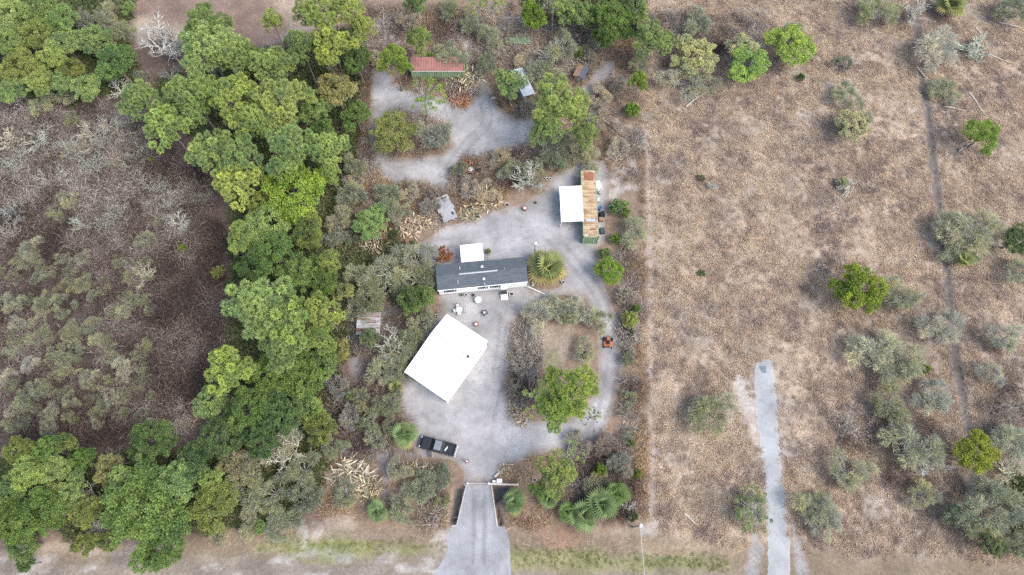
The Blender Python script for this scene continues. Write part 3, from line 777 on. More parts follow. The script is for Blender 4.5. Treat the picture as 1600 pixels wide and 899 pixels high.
fx, fy = sample([(1000, -40), (1900, -40), (1900, 900), (1560, 885), (1300, 868), (1165, 862), (1030, 835), (1004, 800), (998, 400), (1000, 100)], 5.2, 11, 1.0, (rockP, sandL, sandB, sandC))
dt = dist_line(trail_pts, fx, fy); dp = dist_line(path_pts, fx, fy)
rng = np.random.default_rng(12)
keep = (rng.random(len(fx)) < sstep(0.55, 1.1, dt) * sstep(0.1, 0.6, dp) * (0.35 + 0.65 * sstep(0.36, 0.52, fbm(fx, fy, 6, 44)))) & (np.abs(fx) < 106) & (fy < 106)
fx, fy = fx[keep], fy[keep]
ft = np.clip(0.5 + 1.1 * (fbm(fx, fy, 9, 33) - 0.5) + 1.5 * (fbm(fx, fy, 1.5, 34, 3) - 0.5) + rng.normal(0, 0.08, len(fx)), 0, 1)
scatter('dry_grass', np.stack([fx, fy, hgt(fx, fy)], 1), rng.uniform(0, 6.28, len(fx)), rng.uniform(0.6, 1.15, len(fx)), ft,
        [tuft('grass_tuft', 700 + i, 30, 0.4, 0.35, 0.85, 0.04, 0.085, 1.0, M_straw, 0.1, 0.16) for i in range(4)],
        'dry straw-coloured grass covering the open field', 'grass', rng.uniform(0.35, 1.0, len(fx)))
# verge grass along the dirt road, tan and green
vx, vy = sample([(300, 825), (690, 828), (700, 866), (520, 868), (330, 866)], 4, 13, 1.0, (driveP,))
vx2, vy2 = sample([(800, 828), (1000, 828), (1170, 850), (1165, 895), (800, 892)], 5, 14, 1.0, (driveP, sandB))
vx, vy = np.concatenate([vx, vx2]), np.concatenate([vy, vy2])
g1 = np.max([sdf(poly(q), vx, vy) for q in ([(400, 846), (560, 842), (700, 852), (698, 873), (520, 870), (400, 864)], [(797, 860), (850, 856), (980, 866), (1140, 873), (1140, 889), (900, 890), (797, 890)])], 0) > -0.2 + (fbm(vx, vy, 2, 4) - 0.5) * 2
rng = np.random.default_rng(15)
mow = [tuft('lawn_tuft', 720 + i, 22, 0.3, 0.1, 0.26, 0.03, 0.06, 0.8, M_lawn, 0.2, 0.6) for i in range(3)]
scatter('verge_grass', np.stack([vx[g1], vy[g1], 0 * vx[g1]], 1), rng.uniform(0, 6.28, g1.sum()), rng.uniform(0.7, 1.2, g1.sum()), np.clip(rng.normal(0.45, 0.25, g1.sum()), 0, 1), mow, 'green mown grass strip along the dirt road verge', 'grass')
q = ~g1
scatter('verge_straw', np.stack([vx[q], vy[q], 0 * vx[q]], 1), rng.uniform(0, 6.28, q.sum()), rng.uniform(0.4, 0.8, q.sum()), np.clip(rng.normal(0.55, 0.22, q.sum()), 0, 1),
        [tuft('verge_tuft', 730 + i, 22, 0.35, 0.2, 0.45, 0.03, 0.06, 0.9, M_straw, 0.3, 0.4) for i in range(3)], 'short tan dry grass on the verge beside the driveway', 'grass', rng.uniform(0.2, 0.5, q.sum()))
# tall dry reeds in strips
RX = []; RY = []
for i, (pp, de) in enumerate((([(572, 60), (584, 60), (582, 120), (578, 200), (574, 250), (562, 250), (566, 150)], 5), ([(575, 10), (700, 5), (780, 15), (780, 40), (700, 50), (580, 30)], 3), ([(975, 60), (992, 60), (985, 160), (968, 165)], 4),
                              ([(925, 130), (960, 120), (965, 160), (930, 165)], 5), ([(545, 245), (600, 275), (660, 285), (690, 330), (665, 345), (560, 300)], 4), ([(755, 238), (800, 232), (800, 262), (765, 268)], 5),
                              ([(700, 265), (800, 270), (800, 315), (715, 335)], 3.5), ([(780, 75), (845, 75), (845, 95), (790, 100)], 6), ([(998, 230), (1010, 230), (1013, 470), (998, 470)], 4), ([(990, 520), (1012, 520), (1016, 820), (992, 820)], 5),
                              ([(970, 410), (1000, 400), (1000, 470), (975, 470)], 5), ([(495, 770), (560, 760), (560, 800), (500, 815)], 5), ([(640, 800), (700, 795), (705, 830), (640, 826)], 5), ([(785, 805), (870, 800), (870, 828), (790, 828)], 6),
                              ([(860, 262), (905, 248), (905, 258), (870, 280)], 6), ([(640, 720), (665, 715), (665, 745), (640, 745)], 5), ([(785, 165), (830, 155), (840, 180), (800, 185)], 4), ([(800, 735), (850, 715), (860, 740), (810, 760)], 2), ([(565, 10), (1000, 10), (1005, 200), (1010, 300), (960, 300), (900, 240), (720, 330), (560, 400)], 1.1), ([(540, 560), (640, 560), (700, 740), (705, 820), (500, 820)], 0.8), ([(790, 690), (985, 690), (990, 820), (790, 822)], 1.2))):
    a, b = sample(pp, de * 0.9, 50 + i, 0.8); RX.append(a); RY.append(b)
rx, ry = np.concatenate(RX), np.concatenate(RY)
k = np.ones(len(rx), bool)
for q_, h_ in ((yard_out, yard_isle), (upper_out, upper_isle)): k &= (sdf(q_, rx, ry) < 0.1) | (sdf(h_, rx, ry) > 0)
k &= sdf(trackP, rx, ry) < 0; rx, ry = rx[k], ry[k]; rng = np.random.default_rng(60); n = len(rx)
scatter('tall_dry_grass', np.stack([rx, ry, hgt(rx, ry)], 1), rng.uniform(0, 6.28, n), rng.uniform(0.6, 1.2, n), np.clip(0.5 + 1.6 * (fbm(rx, ry, 5, 2) - 0.5) + rng.normal(0, 0.2, n), 0, 1),
        [tuft('reed_tuft', 740 + i, 22, 0.35, 0.6, 1.5, 0.035, 0.075, 0.55, M_reed, 0.35, 0.7) for i in range(4)], 'tall tan dry grass in strips around the property', 'grass')
# bramble and bare scrub: the dark thicket in the west, the fence line, the island in the loop
BX = []; BY = []; BT = []
for i, (pp, de, t0) in enumerate((([(-250, 165), (210, 170), (320, 260), (352, 380), (352, 560), (310, 690), (-250, 700)], 2.2, 0.3), ([(-60, 172), (215, 180), (315, 262), (335, 320), (170, 330), (-60, 330)], 1.6, 0.72),
                              ([(796, 515), (845, 510), (848, 590), (830, 650), (798, 648)], 3.2, 0.72), ([(968, 500), (994, 520), (992, 800), (975, 800), (970, 640)], 4.0, 0.45),
                              ([(880, 690), (960, 690), (985, 760), (985, 810), (900, 820)], 2.0, 0.4), ([(500, 600), (640, 560), (640, 700), (540, 720)], 1.5, 0.5), ([(960, 380), (1000, 380), (1000, 500), (962, 480)], 3, 0.5),
                              ([(640, 780), (697, 765), (697, 815), (640, 815)], 3.0, 0.5), ([(1290, 640), (1480, 620), (1500, 760), (1330, 760)], 0.8, 0.55), ([(1530, 600), (1620, 600), (1620, 720), (1530, 700)], 1.5, 0.5),
                              ([(1010, 20), (1200, 20), (1200, 60), (1020, 110)], 1.0, 0.6), ([(565, 10), (1000, 10), (1005, 200), (1010, 300), (960, 300), (900, 240), (720, 330), (560, 400)], 0.7, 0.6), ([(560, 420), (680, 440), (640, 560), (540, 560)], 1.0, 0.5), ([(1290, 400), (1330, 410), (1310, 450), (1270, 440)], 0.7, 0.6))):
    a, b = sample(pp, de, 80 + i, 2.0); BX.append(a); BY.append(b); BT.append(np.full(len(a), t0))
bx_, by_, bt = np.concatenate(BX), np.concatenate(BY), np.concatenate(BT)
k = np.random.default_rng(3).random(len(bx_)) < 0.25 + 0.75 * sstep(0.38, 0.56, fbm(bx_, by_, 3.5, 91))
bx_, by_, bt = bx_[k], by_[k], bt[k]
k = ((sdf(yard_out, bx_, by_) < 0.2) | (sdf(yard_isle, bx_, by_) > 0)) & ((sdf(upper_out, bx_, by_) < 0) | (sdf(upper_isle, bx_, by_) > 0)); k &= sdf(trackP, bx_, by_) < 0; bx_, by_, bt = bx_[k], by_[k], bt[k]
rng = np.random.default_rng(90); n = len(bx_)
scatter('bramble_thicket', np.stack([bx_, by_, 0 * bx_], 1), rng.uniform(0, 6.28, n), rng.uniform(0.7, 1.5, n), np.clip(bt + 1.0 * (fbm(bx_, by_, 8, 3) - 0.5) + 1.5 * (fbm(bx_, by_, 2.2, 4) - 0.5) + rng.normal(0, 0.1, n), 0, 1),
        [arcs('cane_clump', 760 + i, 34, 0.8, 0.7, 0.07, M_cane) for i in range(4)], 'tangled brown and grey bare bramble scrub', 'bramble', rng.uniform(0.6, 1.6, n))
# green understorey in the tree belt
UX = []; UY = []
for i, (pp, de) in enumerate((([(-200, -30), (200, -30), (215, 130), (120, 165), (-200, 160)], 1.4), ([(230, 130), (420, 80), (570, 40), (560, 330), (540, 620), (430, 690), (340, 600), (370, 300)], 1.4),
                              ([(-200, 720), (300, 700), (520, 640), (520, 780), (380, 830), (-200, 840)], 1.3), ([(560, 360), (680, 400), (660, 480), (540, 450)], 1.2), ([(800, -30), (1010, -30), (1000, 60), (820, 40)], 1.4), ([(1550, 760), (1640, 740), (1640, 860), (1570, 850)], 1.2))):
    a, b = sample(pp, de, 110 + i, 2.0); UX.append(a); UY.append(b)
ux, uy = np.concatenate(UX), np.concatenate(UY); rng = np.random.default_rng(120); n = len(ux)
scatter('undergrowth', np.stack([ux, uy, 0 * ux], 1), rng.uniform(0, 6.28, n), rng.uniform(0.8, 1.9, n), rng.random(n),
        [tuft('undergrowth_clump', 780 + i, 70, 0.6, 0.3, 0.8, 0.08, 0.2, 0.9, M_under, 0.2, 0.6) for i in range(3)], 'low green undergrowth beneath the tree belt', 'undergrowth')
# ------------------------------------------------------------------ buildings
def hang(p, q): return math.atan2(q[1] - p[1], q[0] - p[0])

def corrug(length, depth, pitch=0.3):
    xs = []; x = 0.0; k = 0
    while x <= length + 1e-6:
        xs.append((x, 0.0 if k % 4 in (0, 3) else depth)); x += pitch / 4 * (1.4 if k % 2 == 1 else 0.6); k += 1
    return xs
def ribbed_wall(m, a, b, z0, z1, depth=0.045, pitch=0.32):
    """upright corrugated sheet from a to b, ribs running up"""
    a = Vector((a[0], a[1], 0)); b = Vector((b[0], b[1], 0)); d = (b - a); L = d.length; d.normalize(); nrm = Vector((d.y, -d.x, 0))
    pr = corrug(L, depth, pitch); k = len(m.v)
    for t, o in pr:
        p = a + d * t + nrm * o; m.v.append((p.x, p.y, z0)); m.v.append((p.x, p.y, z1))
    for i in range(len(pr) - 1): m.f.append((k + 2 * i, k + 2 * i + 2, k + 2 * i + 3, k + 2 * i + 1))

# mobile home --------------------------------------------------------
hc = G(752, 452, 0); HA = hang(G(681.8, 455, 2.9), G(823.7, 441, 2.9))
HLc = Vector((-4.88, 41.98, 0)); HL, HW = 14.5, 4.35
home = tag(empty('mobile_home', HLc, HA), 'long white mobile home with a dark grey shingle roof', 'mobile home')
HX, HY = HL / 2 - 0.12, HW / 2 - 0.14
MB().box((0, 0, 1.7), (2 * HX, 2 * HY, 2.3)).build('wall', M_whitewall, home)
MB().box((0, 0, 0.3), (2 * HX - 0.1, 2 * HY - 0.1, 0.6)).build('skirting', M_concrete, home)
gb = MB(); gb.prism([(-HY, 2.85), (HY, 2.85), (0, 3.52)], -HX, HX)
gb.v = [(b, a, c) for a, b, c in gb.v]; gb.build('gable', M_whitewall, home)
xs = np.linspace(-HL / 2, HL / 2, 16)
rf = MB(); rf.sheet(xs, [-HW / 2, 0.0, HW / 2], lambda x, y: 3.62 - 0.32 * abs(y) + 0.008 * math.sin(x * 3.1), 0.07)
roof = rf.build('roof', M_shingle, home)
for i, (x0, x1) in enumerate(((-7.2, -3.6), (-3.55, -1.0), (-0.95, 2.6), (2.65, 5.0), (5.05, 7.2))):
    r = MB(); r.prism([(-0.13, 3.60), (0.13, 3.60), (0, 3.655)], x0, x1); r.v = [(b, a, c) for a, b, c in r.v]
    r.build('ridge_cap', M_ridge if i in (1, 2) else M_shingle, roof)
for x, y in ((0.15, 0.95), (0.25, -1.15)):
    z = 3.6 - 0.32 * abs(y)
    MB().lathe([(0.17, 0), (0.17, 0.16), (0.24, 0.18), (0.2, 0.27), (0.06, 0.32)], (x, y, z), 14).build('roof_vent', M_vent, roof)
for x, y in ((-3.4, 1.0), (0.3, -1.8), (-3.9, -1.0), (3.7, 0.25)):
    MB().box((x, y, 3.64 - 0.32 * abs(y)), (0.12, 1.0 if x < 0.5 else 0.2, 0.03), 0.06).build('roof_patch', M_ridge, roof)
MB().box((0, -HW / 2 - 0.04, 2.86), (HL, 0.09, 0.10)).build('gutter', M_white, home)
for x, w in ((-5.3, 1.5), (0.0, 1.1), (1.95, 1.1)):
    wi = MB().box((x, -HY - 0.03, 1.95), (w, 0.06, 1.0)).build('window', M_white, home)
    MB().box((x, -HY - 0.065, 1.95), (w - 0.16, 0.02, 0.84)).build('pane', M_glass, wi)
    for s in (-1, 1): MB().box((x + s * (w / 2 + 0.12), -HY - 0.03, 1.95), (0.2, 0.05, 1.05)).build('shutter', M_dark, wi)
dr = MB().box((3.35, -HY - 0.03, 1.55), (0.9, 0.06, 1.95)).build('door', M_plate, home)
MB().lathe([(0.03, 0), (0.05, 0.04), (0.03, 0.08)], (3.7, -HY - 0.12, 1.5), 8).build('handle', M_silver, dr)
MB().box((3.35, -HW / 2 - 0.42, 2.72), (1.05, 0.9, 0.05)).build('door_awning', M_plate, home)
st = tag(empty('steps', HLc + Vector((3.35 * math.cos(HA) + 0.24, 3.35 * math.sin(HA) - HW / 2 - 0.75, 0)), HA), 'white wooden steps below the mobile home door', 'steps')
MB().box((0, 0.25, 0.5), (1.05, 0.6, 0.06)).build('landing', M_dark, st)
for i in range(3): MB().box((0, -0.2 - 0.3 * i, 0.37 - 0.13 * i), (1.0, 0.24, 0.05)).build('tread', M_white, st)
for s in (-1, 1): MB().prism([(-0.95, 0), (0.55, 0), (0.55, 0.45), (0.0, 0.45), (-0.95, 0.05)], s * 0.53 - 0.03, s * 0.53 + 0.03).build('stringer', M_white, st, rot=(0, 0, math.pi / 2))

# porch canopy behind the home
pc = tag(empty('porch_canopy', (-6.55, 45.75, 0), HA), 'small flat white canopy behind the mobile home', 'canopy')
MB().sheet(np.linspace(-1.85, 1.85, 26), [-1.55, 1.6], lambda x, y: 2.62 + 0.02 * (int(round((x + 1.85) / 0.148)) % 2) - 0.05 * y, 0.05).build('roof', M_white, pc)
for x in (-1.75, 1.75):
    for y in (-1.35, 1.5): MB().box((x, y, 1.25), (0.09, 0.09, 2.5)).build('post', M_white, pc)

# workshop -----------------------------------------------------------
NE0, NE1, SE1, SW0 = [Vector((*G(*p, 3.4), 0)) for p in ((697, 490), (761, 532), (699, 627), (631, 581))]
wa = math.atan2((NE1 - NE0).y, (NE1 - NE0).x)
WW = (NE1 - NE0).length; WL = (SE1 - NE1).length
wc = (NE0 + NE1 + SE1 + SW0) / 4
ws = tag(empty('workshop', wc, wa), 'large white metal workshop with a bright ridged roof', 'workshop')
ridge_y = WL / 2 - 3.75
def wz(y): return 4.15 - (y - ridge_y) * 0.2 if y > ridge_y else 4.15 - (ridge_y - y) * 0.15
xs = np.linspace(-WW / 2, WW / 2, 53)
for nme, ys in (('roof_slope', (ridge_y + 0.03, WL / 2)), ('roof_slope', (-WL / 2, ridge_y - 0.03))):
    MB().sheet(xs, ys, lambda x, y: wz(y) + (0.022 if int(round((x + WW / 2) / (WW / 52))) % 4 == 0 else 0.0), 0.05).build(nme, M_white, ws)
m = MB(); m.prism([(ridge_y - 0.09, wz(ridge_y) + 0.004), (ridge_y + 0.09, wz(ridge_y) - 0.002), (ridge_y, wz(ridge_y) + 0.035)], -WW / 2, WW / 2)
m.v = [(b, a, c) for a, b, c in m.v]; m.build('ridge_cap', M_ridge, ws)
hx, hy = WW / 2 - 0.18, WL / 2 - 0.22
prof = [(-hy, 0), (hy, 0), (hy, wz(hy) - 0.08), (ridge_y, wz(ridge_y) - 0.1), (-hy, wz(-hy) - 0.08)]
m = MB(); m.prism(prof, -hx, hx); m.v = [(b, a, c) for a, b, c in m.v]; m.build('wall', M_whitewall, ws)
for y in (-3.3, -0.6): 
    d_ = MB().box((hx + 0.03, y, 1.35), (0.06, 2.2, 2.7)).build('roller_door', M_plate, ws)
    for k in range(6): MB().box((hx + 0.07, y, 0.35 + 0.42 * k), (0.03, 2.16, 0.05)).build('slat', M_white, d_)
MB().box((-hx + 0.5, -0.9, wz(-0.9) + 0.03), (0.5, 0.35, 0.02), 0.5).build('roof_stain', M_ridge, ws)
MB().box((hx - 0.75, ridge_y - 0.15, wz(ridge_y) + 0.06), (0.3, 0.34, 0.18)).build('roof_vent', M_dark, ws)
for y in (3.6, 1.9, -0.7, -2.4, -3.9): MB().box((hx + 0.1, y, wz(y) - 0.25), (0.16, 0.14, 0.2)).build('wall_lamp', M_dark, ws)
MB().box((WW / 2 + 0.05, 0, 3.2), (0.09, 0.09, 0.12)).build('conduit_box', M_dark, ws)
MB().tube([(hx + 0.03, 4.1, 3.1), (hx + 0.15, 3.3, 3.15)], 0.05, 6).build('pipe', M_dark, ws)

# long container with a lean-to carport -------------------------------
def container(name, loc, rz, L, W, Hh, m_wall, m_roof, label):
    c = tag(empty(name, loc, rz), label, 'container')
    x, y = W / 2, L / 2
    m = MB(); ribbed_wall(m, (-x, y), (-x, -y), 0.14, Hh - 0.1); m.build('side_wall', m_wall, c)
    m = MB(); ribbed_wall(m, (x, -y), (x, y), 0.14, Hh - 0.1); m.build('side_wall', m_wall, c)
    m = MB(); ribbed_wall(m, (-x, -y), (x, -y), 0.14, Hh - 0.1, 0.05, 0.4); m.build('end_wall', m_wall, c)
    for s in (-1, 1):
        d_ = MB().box((s * x / 2, y + 0.02, Hh / 2), (x - 0.08, 0.06, Hh - 0.3)).build('door', m_wall, c)
        MB().tube([(s * 0.25, y + 0.08, 0.2), (s * 0.25, y + 0.08, Hh - 0.2)], 0.025, 6).build('lock_rod', M_silver, d_)
    f = MB()
    for s in (-1, 1):
        f.box((s * x, 0, 0.08), (0.12, L, 0.16)); f.box((s * x, 0, Hh - 0.06), (0.1, L, 0.12))
        f.box((0, s * y, 0.081), (W - 0.13, 0.12, 0.155)); f.box((0, s * y, Hh - 0.061), (W - 0.11, 0.1, 0.115))
        for t in (-1, 1): f.box((s * (x - 0.001), t * (y - 0.001), Hh / 2), (0.14, 0.14, Hh - 0.3))
    f.build('frame', m_wall, c)
    for s in (-1, 1):
        for t in (-1, 1): MB().box((s * x, t * y, Hh - 0.02), (0.2, 0.2, 0.16)).build('corner_casting', M_dark, c)
    ys = np.linspace(-y + 0.06, y - 0.06, int(L / 0.1))
    rf = MB().sheet([-x + 0.04, 0, x - 0.04], ys, lambda a, b: Hh - 0.02 + (0.028 if int(round((b + y) / 0.1)) % 4 < 2 else 0.0), 0.03).build('roof', m_roof, c)
    return c, rf
cn, cnr = container('shipping_container', (13.03, 54.9, 0), 0.0, 12.6, 2.44, 2.6, M_green, M_tan, 'long green shipping container with a rusty tan roof')
m = MB().sheet(np.linspace(-0.75, 0.8, 5), np.linspace(4.4, 5.8, 12), lambda a, b: 2.632, 0.01).build('rust_patch', M_rust, cnr)
for x, y, w, d_, mm in ((0.0, -3.2, 1.5, 0.5, M_ridge), (0.35, -4.95, 1.0, 0.22, M_rust), (-0.75, -5.0, 0.5, 0.3, M_green), (-0.75, -5.95, 0.6, 0.3, M_ridge), (0.7, -5.4, 0.6, 0.3, M_brown), (-0.3, 2.9, 0.9, 0.14, M_brown), (0.2, 0.1, 1.8, 0.1, M_brown)):
    MB().box((x, y, 2.634), (w, d_, 0.012)).build('roof_patch', mm, cnr)
ca = tag(empty('carport', (10.0, 54.8, 0), 0.02), 'white flat-roofed carport against the long green container', 'carport')
MB().sheet(np.linspace(-1.9, 1.86, 8), np.linspace(-3.35, 3.35, 46), lambda x, y: 2.55 + 0.055 * x + (0.02 if int(round((y + 3.35) / 0.149)) % 3 == 0 else 0), 0.05).build('roof', M_white, ca)
for y in (-3.15, 0, 3.15): MB().box((-1.8, y, 1.2), (0.1, 0.1, 2.4)).build('post', M_white, ca)
MB().box((-1.8, 0, 2.37), (0.09, 6.4, 0.09)).build('beam', M_white, ca)

# red-roofed green shed -----------------------------------------------
sh = tag(empty('metal_shed', (-13.6, 83.3, 0), 0.0), 'long green corrugated metal shed with a faded red roof', 'shed')
SLx, SWy = 4.85, 1.35
m = MB(); ribbed_wall(m, (-SLx, -SWy), (SLx, -SWy), 0.0, 2.55, 0.05, 0.42); m.build('front_wall', M_green, sh)
m = MB(); ribbed_wall(m, (SLx, SWy), (-SLx, SWy), 0.0, 2.75); m.build('back_wall', M_green, sh)
for s in (-1, 1):
    m = MB(); m.prism([(-SWy, 0), (SWy, 0), (SWy, 2.75), (-SWy, 2.55)], s * SLx - 0.04, s * SLx + 0.04); m.v = [(b, a, c) for a, b, c in m.v]; m.build('end_wall', M_green, sh)
for i in range(5):
    x0 = -SLx - 0.1 + i * 1.94
    MB().sheet(np.linspace(x0 + 0.01, x0 + 1.93, 17), [-SWy - 0.12, SWy + 0.2], lambda x, y: 2.68 + 0.07 * y + 0.004 * (i % 2) + (0.025 if int(round((x - x0) / 0.12)) % 4 < 2 else 0), 0.03).build('roof_sheet', M_red, sh)
MB().box((0.1, -SWy - 0.14, 2.54), (2 * SLx + 0.1, 0.06, 0.14)).build('eave_trim', M_plate, sh)
MB().box((0, -SWy - 0.09, 0.1), (2 * SLx, 0.1, 0.22)).build('sill_board', M_brown, sh)

# rusty tin shed --------------------------------------------------------
rs = tag(empty('tin_shed', (-22.6, 33.7, 0), 0.02), 'small square shed with a rusty striped tin roof', 'shed')
for i in range(5):
    y0 = -1.75 + i * 0.7
    MB().sheet([-1.78, 0, 1.78], np.linspace(y0 + 0.01, y0 + 0.71, 8), lambda x, y: 2.35 + 0.06 * y + 0.003 * (i % 2) + (0.04 if int(round((y - y0) / 0.1)) % 4 < 2 else 0), 0.03).build('roof_sheet', M_galv, rs)
MB().box((0, 0, 1.1), (3.3, 3.2, 2.2)).build('wall', M_timber, rs)
MB().box((0.3, -1.62, 0.95), (0.85, 0.05, 1.9)).build('door', M_brown, rs)
MB().box((-1.81, 0, 2.33), (0.05, 3.5, 0.1)).build('roof_trim', M_galv, rs); MB().box((1.81, 0, 2.33), (0.05, 3.5, 0.1)).build('roof_trim', M_bluegrey, rs)

# pale blue lean-to half under a pine -----------------------------------
ba = hang(G(836, 146, 2.2), G(815, 104, 2.2))
bs = tag(empty('lean_to', (2.0, 79.8, 0), ba), 'pale blue-grey metal lean-to roof half hidden under a pine', 'lean-to')
MB().sheet(np.linspace(-3.1, 3.1, 45), [-1.1, 1.15], lambda x, y: 2.2 + 0.08 * y + (0.025 if int(round((x + 3.1) / 0.141)) % 4 == 0 else 0), 0.04).build('roof', M_bluegrey, bs)
for x in (-2.9, 0, 2.9):
    for y in (-0.95, 1.0): MB().box((x, y, 1.03), (0.1, 0.1, 2.06)).build('post', M_timber, bs)
MB().box((0, 1.05, 1.0), (5.7, 0.05, 1.9)).build('back_wall', M_bluegrey, bs)

# small brown hut ---------------------------------------------------------
bh = tag(empty('hut', (12.6, 82.4, 0), math.radians(-22)), 'small brown hut with a dark navy roof slope', 'hut')
MB().box((0, 0, 0.85), (1.75, 2.3, 1.7)).build('wall', M_brown, bh)
MB().sheet([-1.05, 0.05], np.linspace(-1.35, 1.35, 9), lambda x, y: 2.15 + 0.38 * x, 0.05).build('roof_slope', M_brown, bh)
MB().sheet([0.06, 1.15], np.linspace(-1.35, 1.35, 9), lambda x, y: 2.17 - 0.5 * x, 0.05).build('roof_slope', M_navy, bh)
MB().box((0.1, -1.17, 0.75), (0.75, 0.05, 1.5)).build('door', M_timber, bh)

# green tarp cover, flatbed trailer ----------------------------------------
tp = tag(empty('tarp_cover', (*G(809, 63, 0.6), 0), -0.03), 'low green tarpaulin cover among dark debris at the top', 'tarp')
MB().sheet(np.linspace(-2.4, 2.3, 20), np.linspace(-0.9, 0.9, 8), lambda x, y: 0.75 - 0.18 * y * y + 0.04 * math.sin(x * 4) + 0.03 * math.sin(y * 7 + x), 0.03).build('cover', M_tarp, tp, smooth=True)
for x in (-2.1, 2.0):
    for y in (-0.75, 0.75): MB().tube([(x, y, 0), (x, y, 0.66)], 0.05, 6).build('post', M_dark, tp)
ta = hang(G(705, 345.5, 0.8), G(687.5, 305.5, 0.8))
tr = tag(empty('flatbed_trailer', (-11.3, 54.9, 0), ta), 'weathered grey flatbed trailer parked by the dead fronds', 'trailer')
for i in range(9): MB().box((0, -1.03 + 0.257 * i, 0.72), (4.7, 0.25, 0.06)).build('plank', M_deck, tr)
for s in (-1, 1):
    MB().box((0, s * 1.2, 0.70), (4.8, 0.08, 0.16)).build('side_rail', M_galv, tr)
    MB().box((s * 2.4, 0, 0.70), (0.08, 2.3, 0.17)).build('end_rail', M_galv, tr)
    w = MB().tube([(0, s * 1.3 - 0.11, 0.34), (0, s * 1.3 + 0.11, 0.34)], 0.34, 18).build('wheel', M_rubber, tr)
    MB().tube([(0, s * 1.3 - 0.12, 0.34), (0, s * 1.3 + 0.12, 0.34)], 0.17, 12).build('rim', M_silver, w)
    MB().sheet(np.linspace(-0.45, 0.45, 7), [s * 1.32 - 0.13, s * 1.32 + 0.13], lambda x, y: 0.80 - 0.5 * x * x, 0.02).build('mudguard', M_deck, tr)
MB().tube([(2.4, 0.6, 0.6), (3.5, 0, 0.5), (2.4, -0.6, 0.6)], 0.05, 6).build('drawbar', M_dark, tr)
for x, y in ((1.9, 0.6), (2.0, -0.1), (1.9, -0.7)): MB().box((x, y, 0.78), (0.18, 0.35, 0.07), 0.3).build('tie_plate', M_dark, tr)
MB().box((-1.35, -0.75, 0.775), (0.6, 0.4, 0.05), 0.2).build('dark_mat', M_navy, tr)

# ------------------------------------------------------------------ pickup truck (front towards -x)
ta = hang(G(656, 691, 1), G(711, 706, 1)) 
tk = tag(empty('pickup_truck', (-11.1, 14.95, 0), ta), 'black pickup truck with its driver door open', 'truck')
W2 = 0.93
lower = [(-2.7, 0.45), (-2.68, 0.85), (-2.5, 1.02), (-1.15, 1.12), (-1.0, 1.12), (0.78, 1.12), (0.78, 0.42), (0.6, 0.36), (-1.3, 0.36), (-1.45, 0.75), (-1.75, 0.86), (-2.05, 0.75), (-2.2, 0.36)]
MB().prism(lower, -W2, W2).build('body', M_truck, tk, bevel=0.05)
MB().add([(-2.45, -0.72, 1.03), (-1.15, -0.78, 1.13), (-1.15, 0.78, 1.13), (-2.45, 0.72, 1.03), (-2.4, -0.6, 1.075), (-1.18, -0.68, 1.19), (-1.18, 0.68, 1.19), (-2.4, 0.6, 1.075)],
         [(4, 5, 6, 7), (0, 1, 5, 4), (1, 2, 6, 5), (2, 3, 7, 6), (3, 0, 4, 7)]).build('hood', M_truck, tk, bevel=0.03)
def cabring(x0, x1, y, z): return [(x0, -y, z), (x1, -y, z), (x1, y, z), (x0, y, z)]
m = MB(); m.add(cabring(-1.12, 0.76, 0.88, 1.13) + cabring(-0.42, 0.58, 0.70, 1.72), [(0, 1, 5, 4), (1, 2, 6, 5), (2, 3, 7, 6), (3, 0, 4, 7), (4, 5, 6, 7), (3, 2, 1, 0)]); m.build('cab', M_truck, tk, bevel=0.04)
def lerp4(q, e):
    c = sum((Vector(v) for v in q), Vector()) / 4; return [c + (Vector(v) - c) * e for v in q]
def pane(nme, q, off, mat=M_glass, e=0.9):
    q = lerp4(q, e); nr = (q[1] - q[0]).cross(q[3] - q[0]).normalized() * off
    return MB().add([v + nr for v in q] + [v + nr * 2.2 for v in q], [(0, 1, 2, 3), (4, 5, 6, 7), (0, 1, 5, 4), (1, 2, 6, 5), (2, 3, 7, 6), (3, 0, 4, 7)]).build(nme, mat, tk)
pane('windshield', [(-1.12, 0.88, 1.13), (-1.12, -0.88, 1.13), (-0.42, -0.70, 1.72), (-0.42, 0.70, 1.72)], -0.012)
pane('rear_window', [(0.76, -0.88, 1.13), (0.76, 0.88, 1.13), (0.58, 0.70, 1.72), (0.58, -0.70, 1.72)], 0.012)
pane('side_window', [(-1.0, 0.88, 1.15), (0.7, 0.88, 1.15), (0.52, 0.70, 1.70), (-0.38, 0.70, 1.70)], -0.012)
pane('side_window', [(-1.0, -0.88, 1.15), (0.7, -0.88, 1.15), (0.52, -0.70, 1.70), (-0.38, -0.70, 1.70)], 0.012)
MB().add(cabring(-0.44, 0.58, 0.70, 1.745) + cabring(-0.36, 0.52, 0.64, 1.785), [(0, 1, 5, 4), (1, 2, 6, 5), (2, 3, 7, 6), (3, 0, 4, 7), (4, 5, 6, 7), (3, 2, 1, 0)]).build('roof_panel', M_cabroof, tk)
bed = MB()
bed.box((1.72, 0, 0.62), (1.86, 1.7, 0.08))
for s in (-1, 1): bed.box((1.72, s * 0.875, 0.80), (1.86, 0.11, 0.66))
bed.box((0.845, 0, 0.85), (0.1, 1.62, 0.55))
bd = bed.build('bed', M_truck, tk, bevel=0.02)
for s in (-1, 1): MB().box((1.72, s * 0.875, 1.145), (1.8, 0.13, 0.03)).build('bed_rail', M_dark, bd)
MB().box((2.68, 0, 0.82), (0.08, 1.8, 0.56)).build('tailgate', M_truck, tk, bevel=0.02)
MB().box((2.82, 0, 0.52), (0.18, 1.8, 0.18)).build('rear_bumper', M_silver, tk, bevel=0.03)
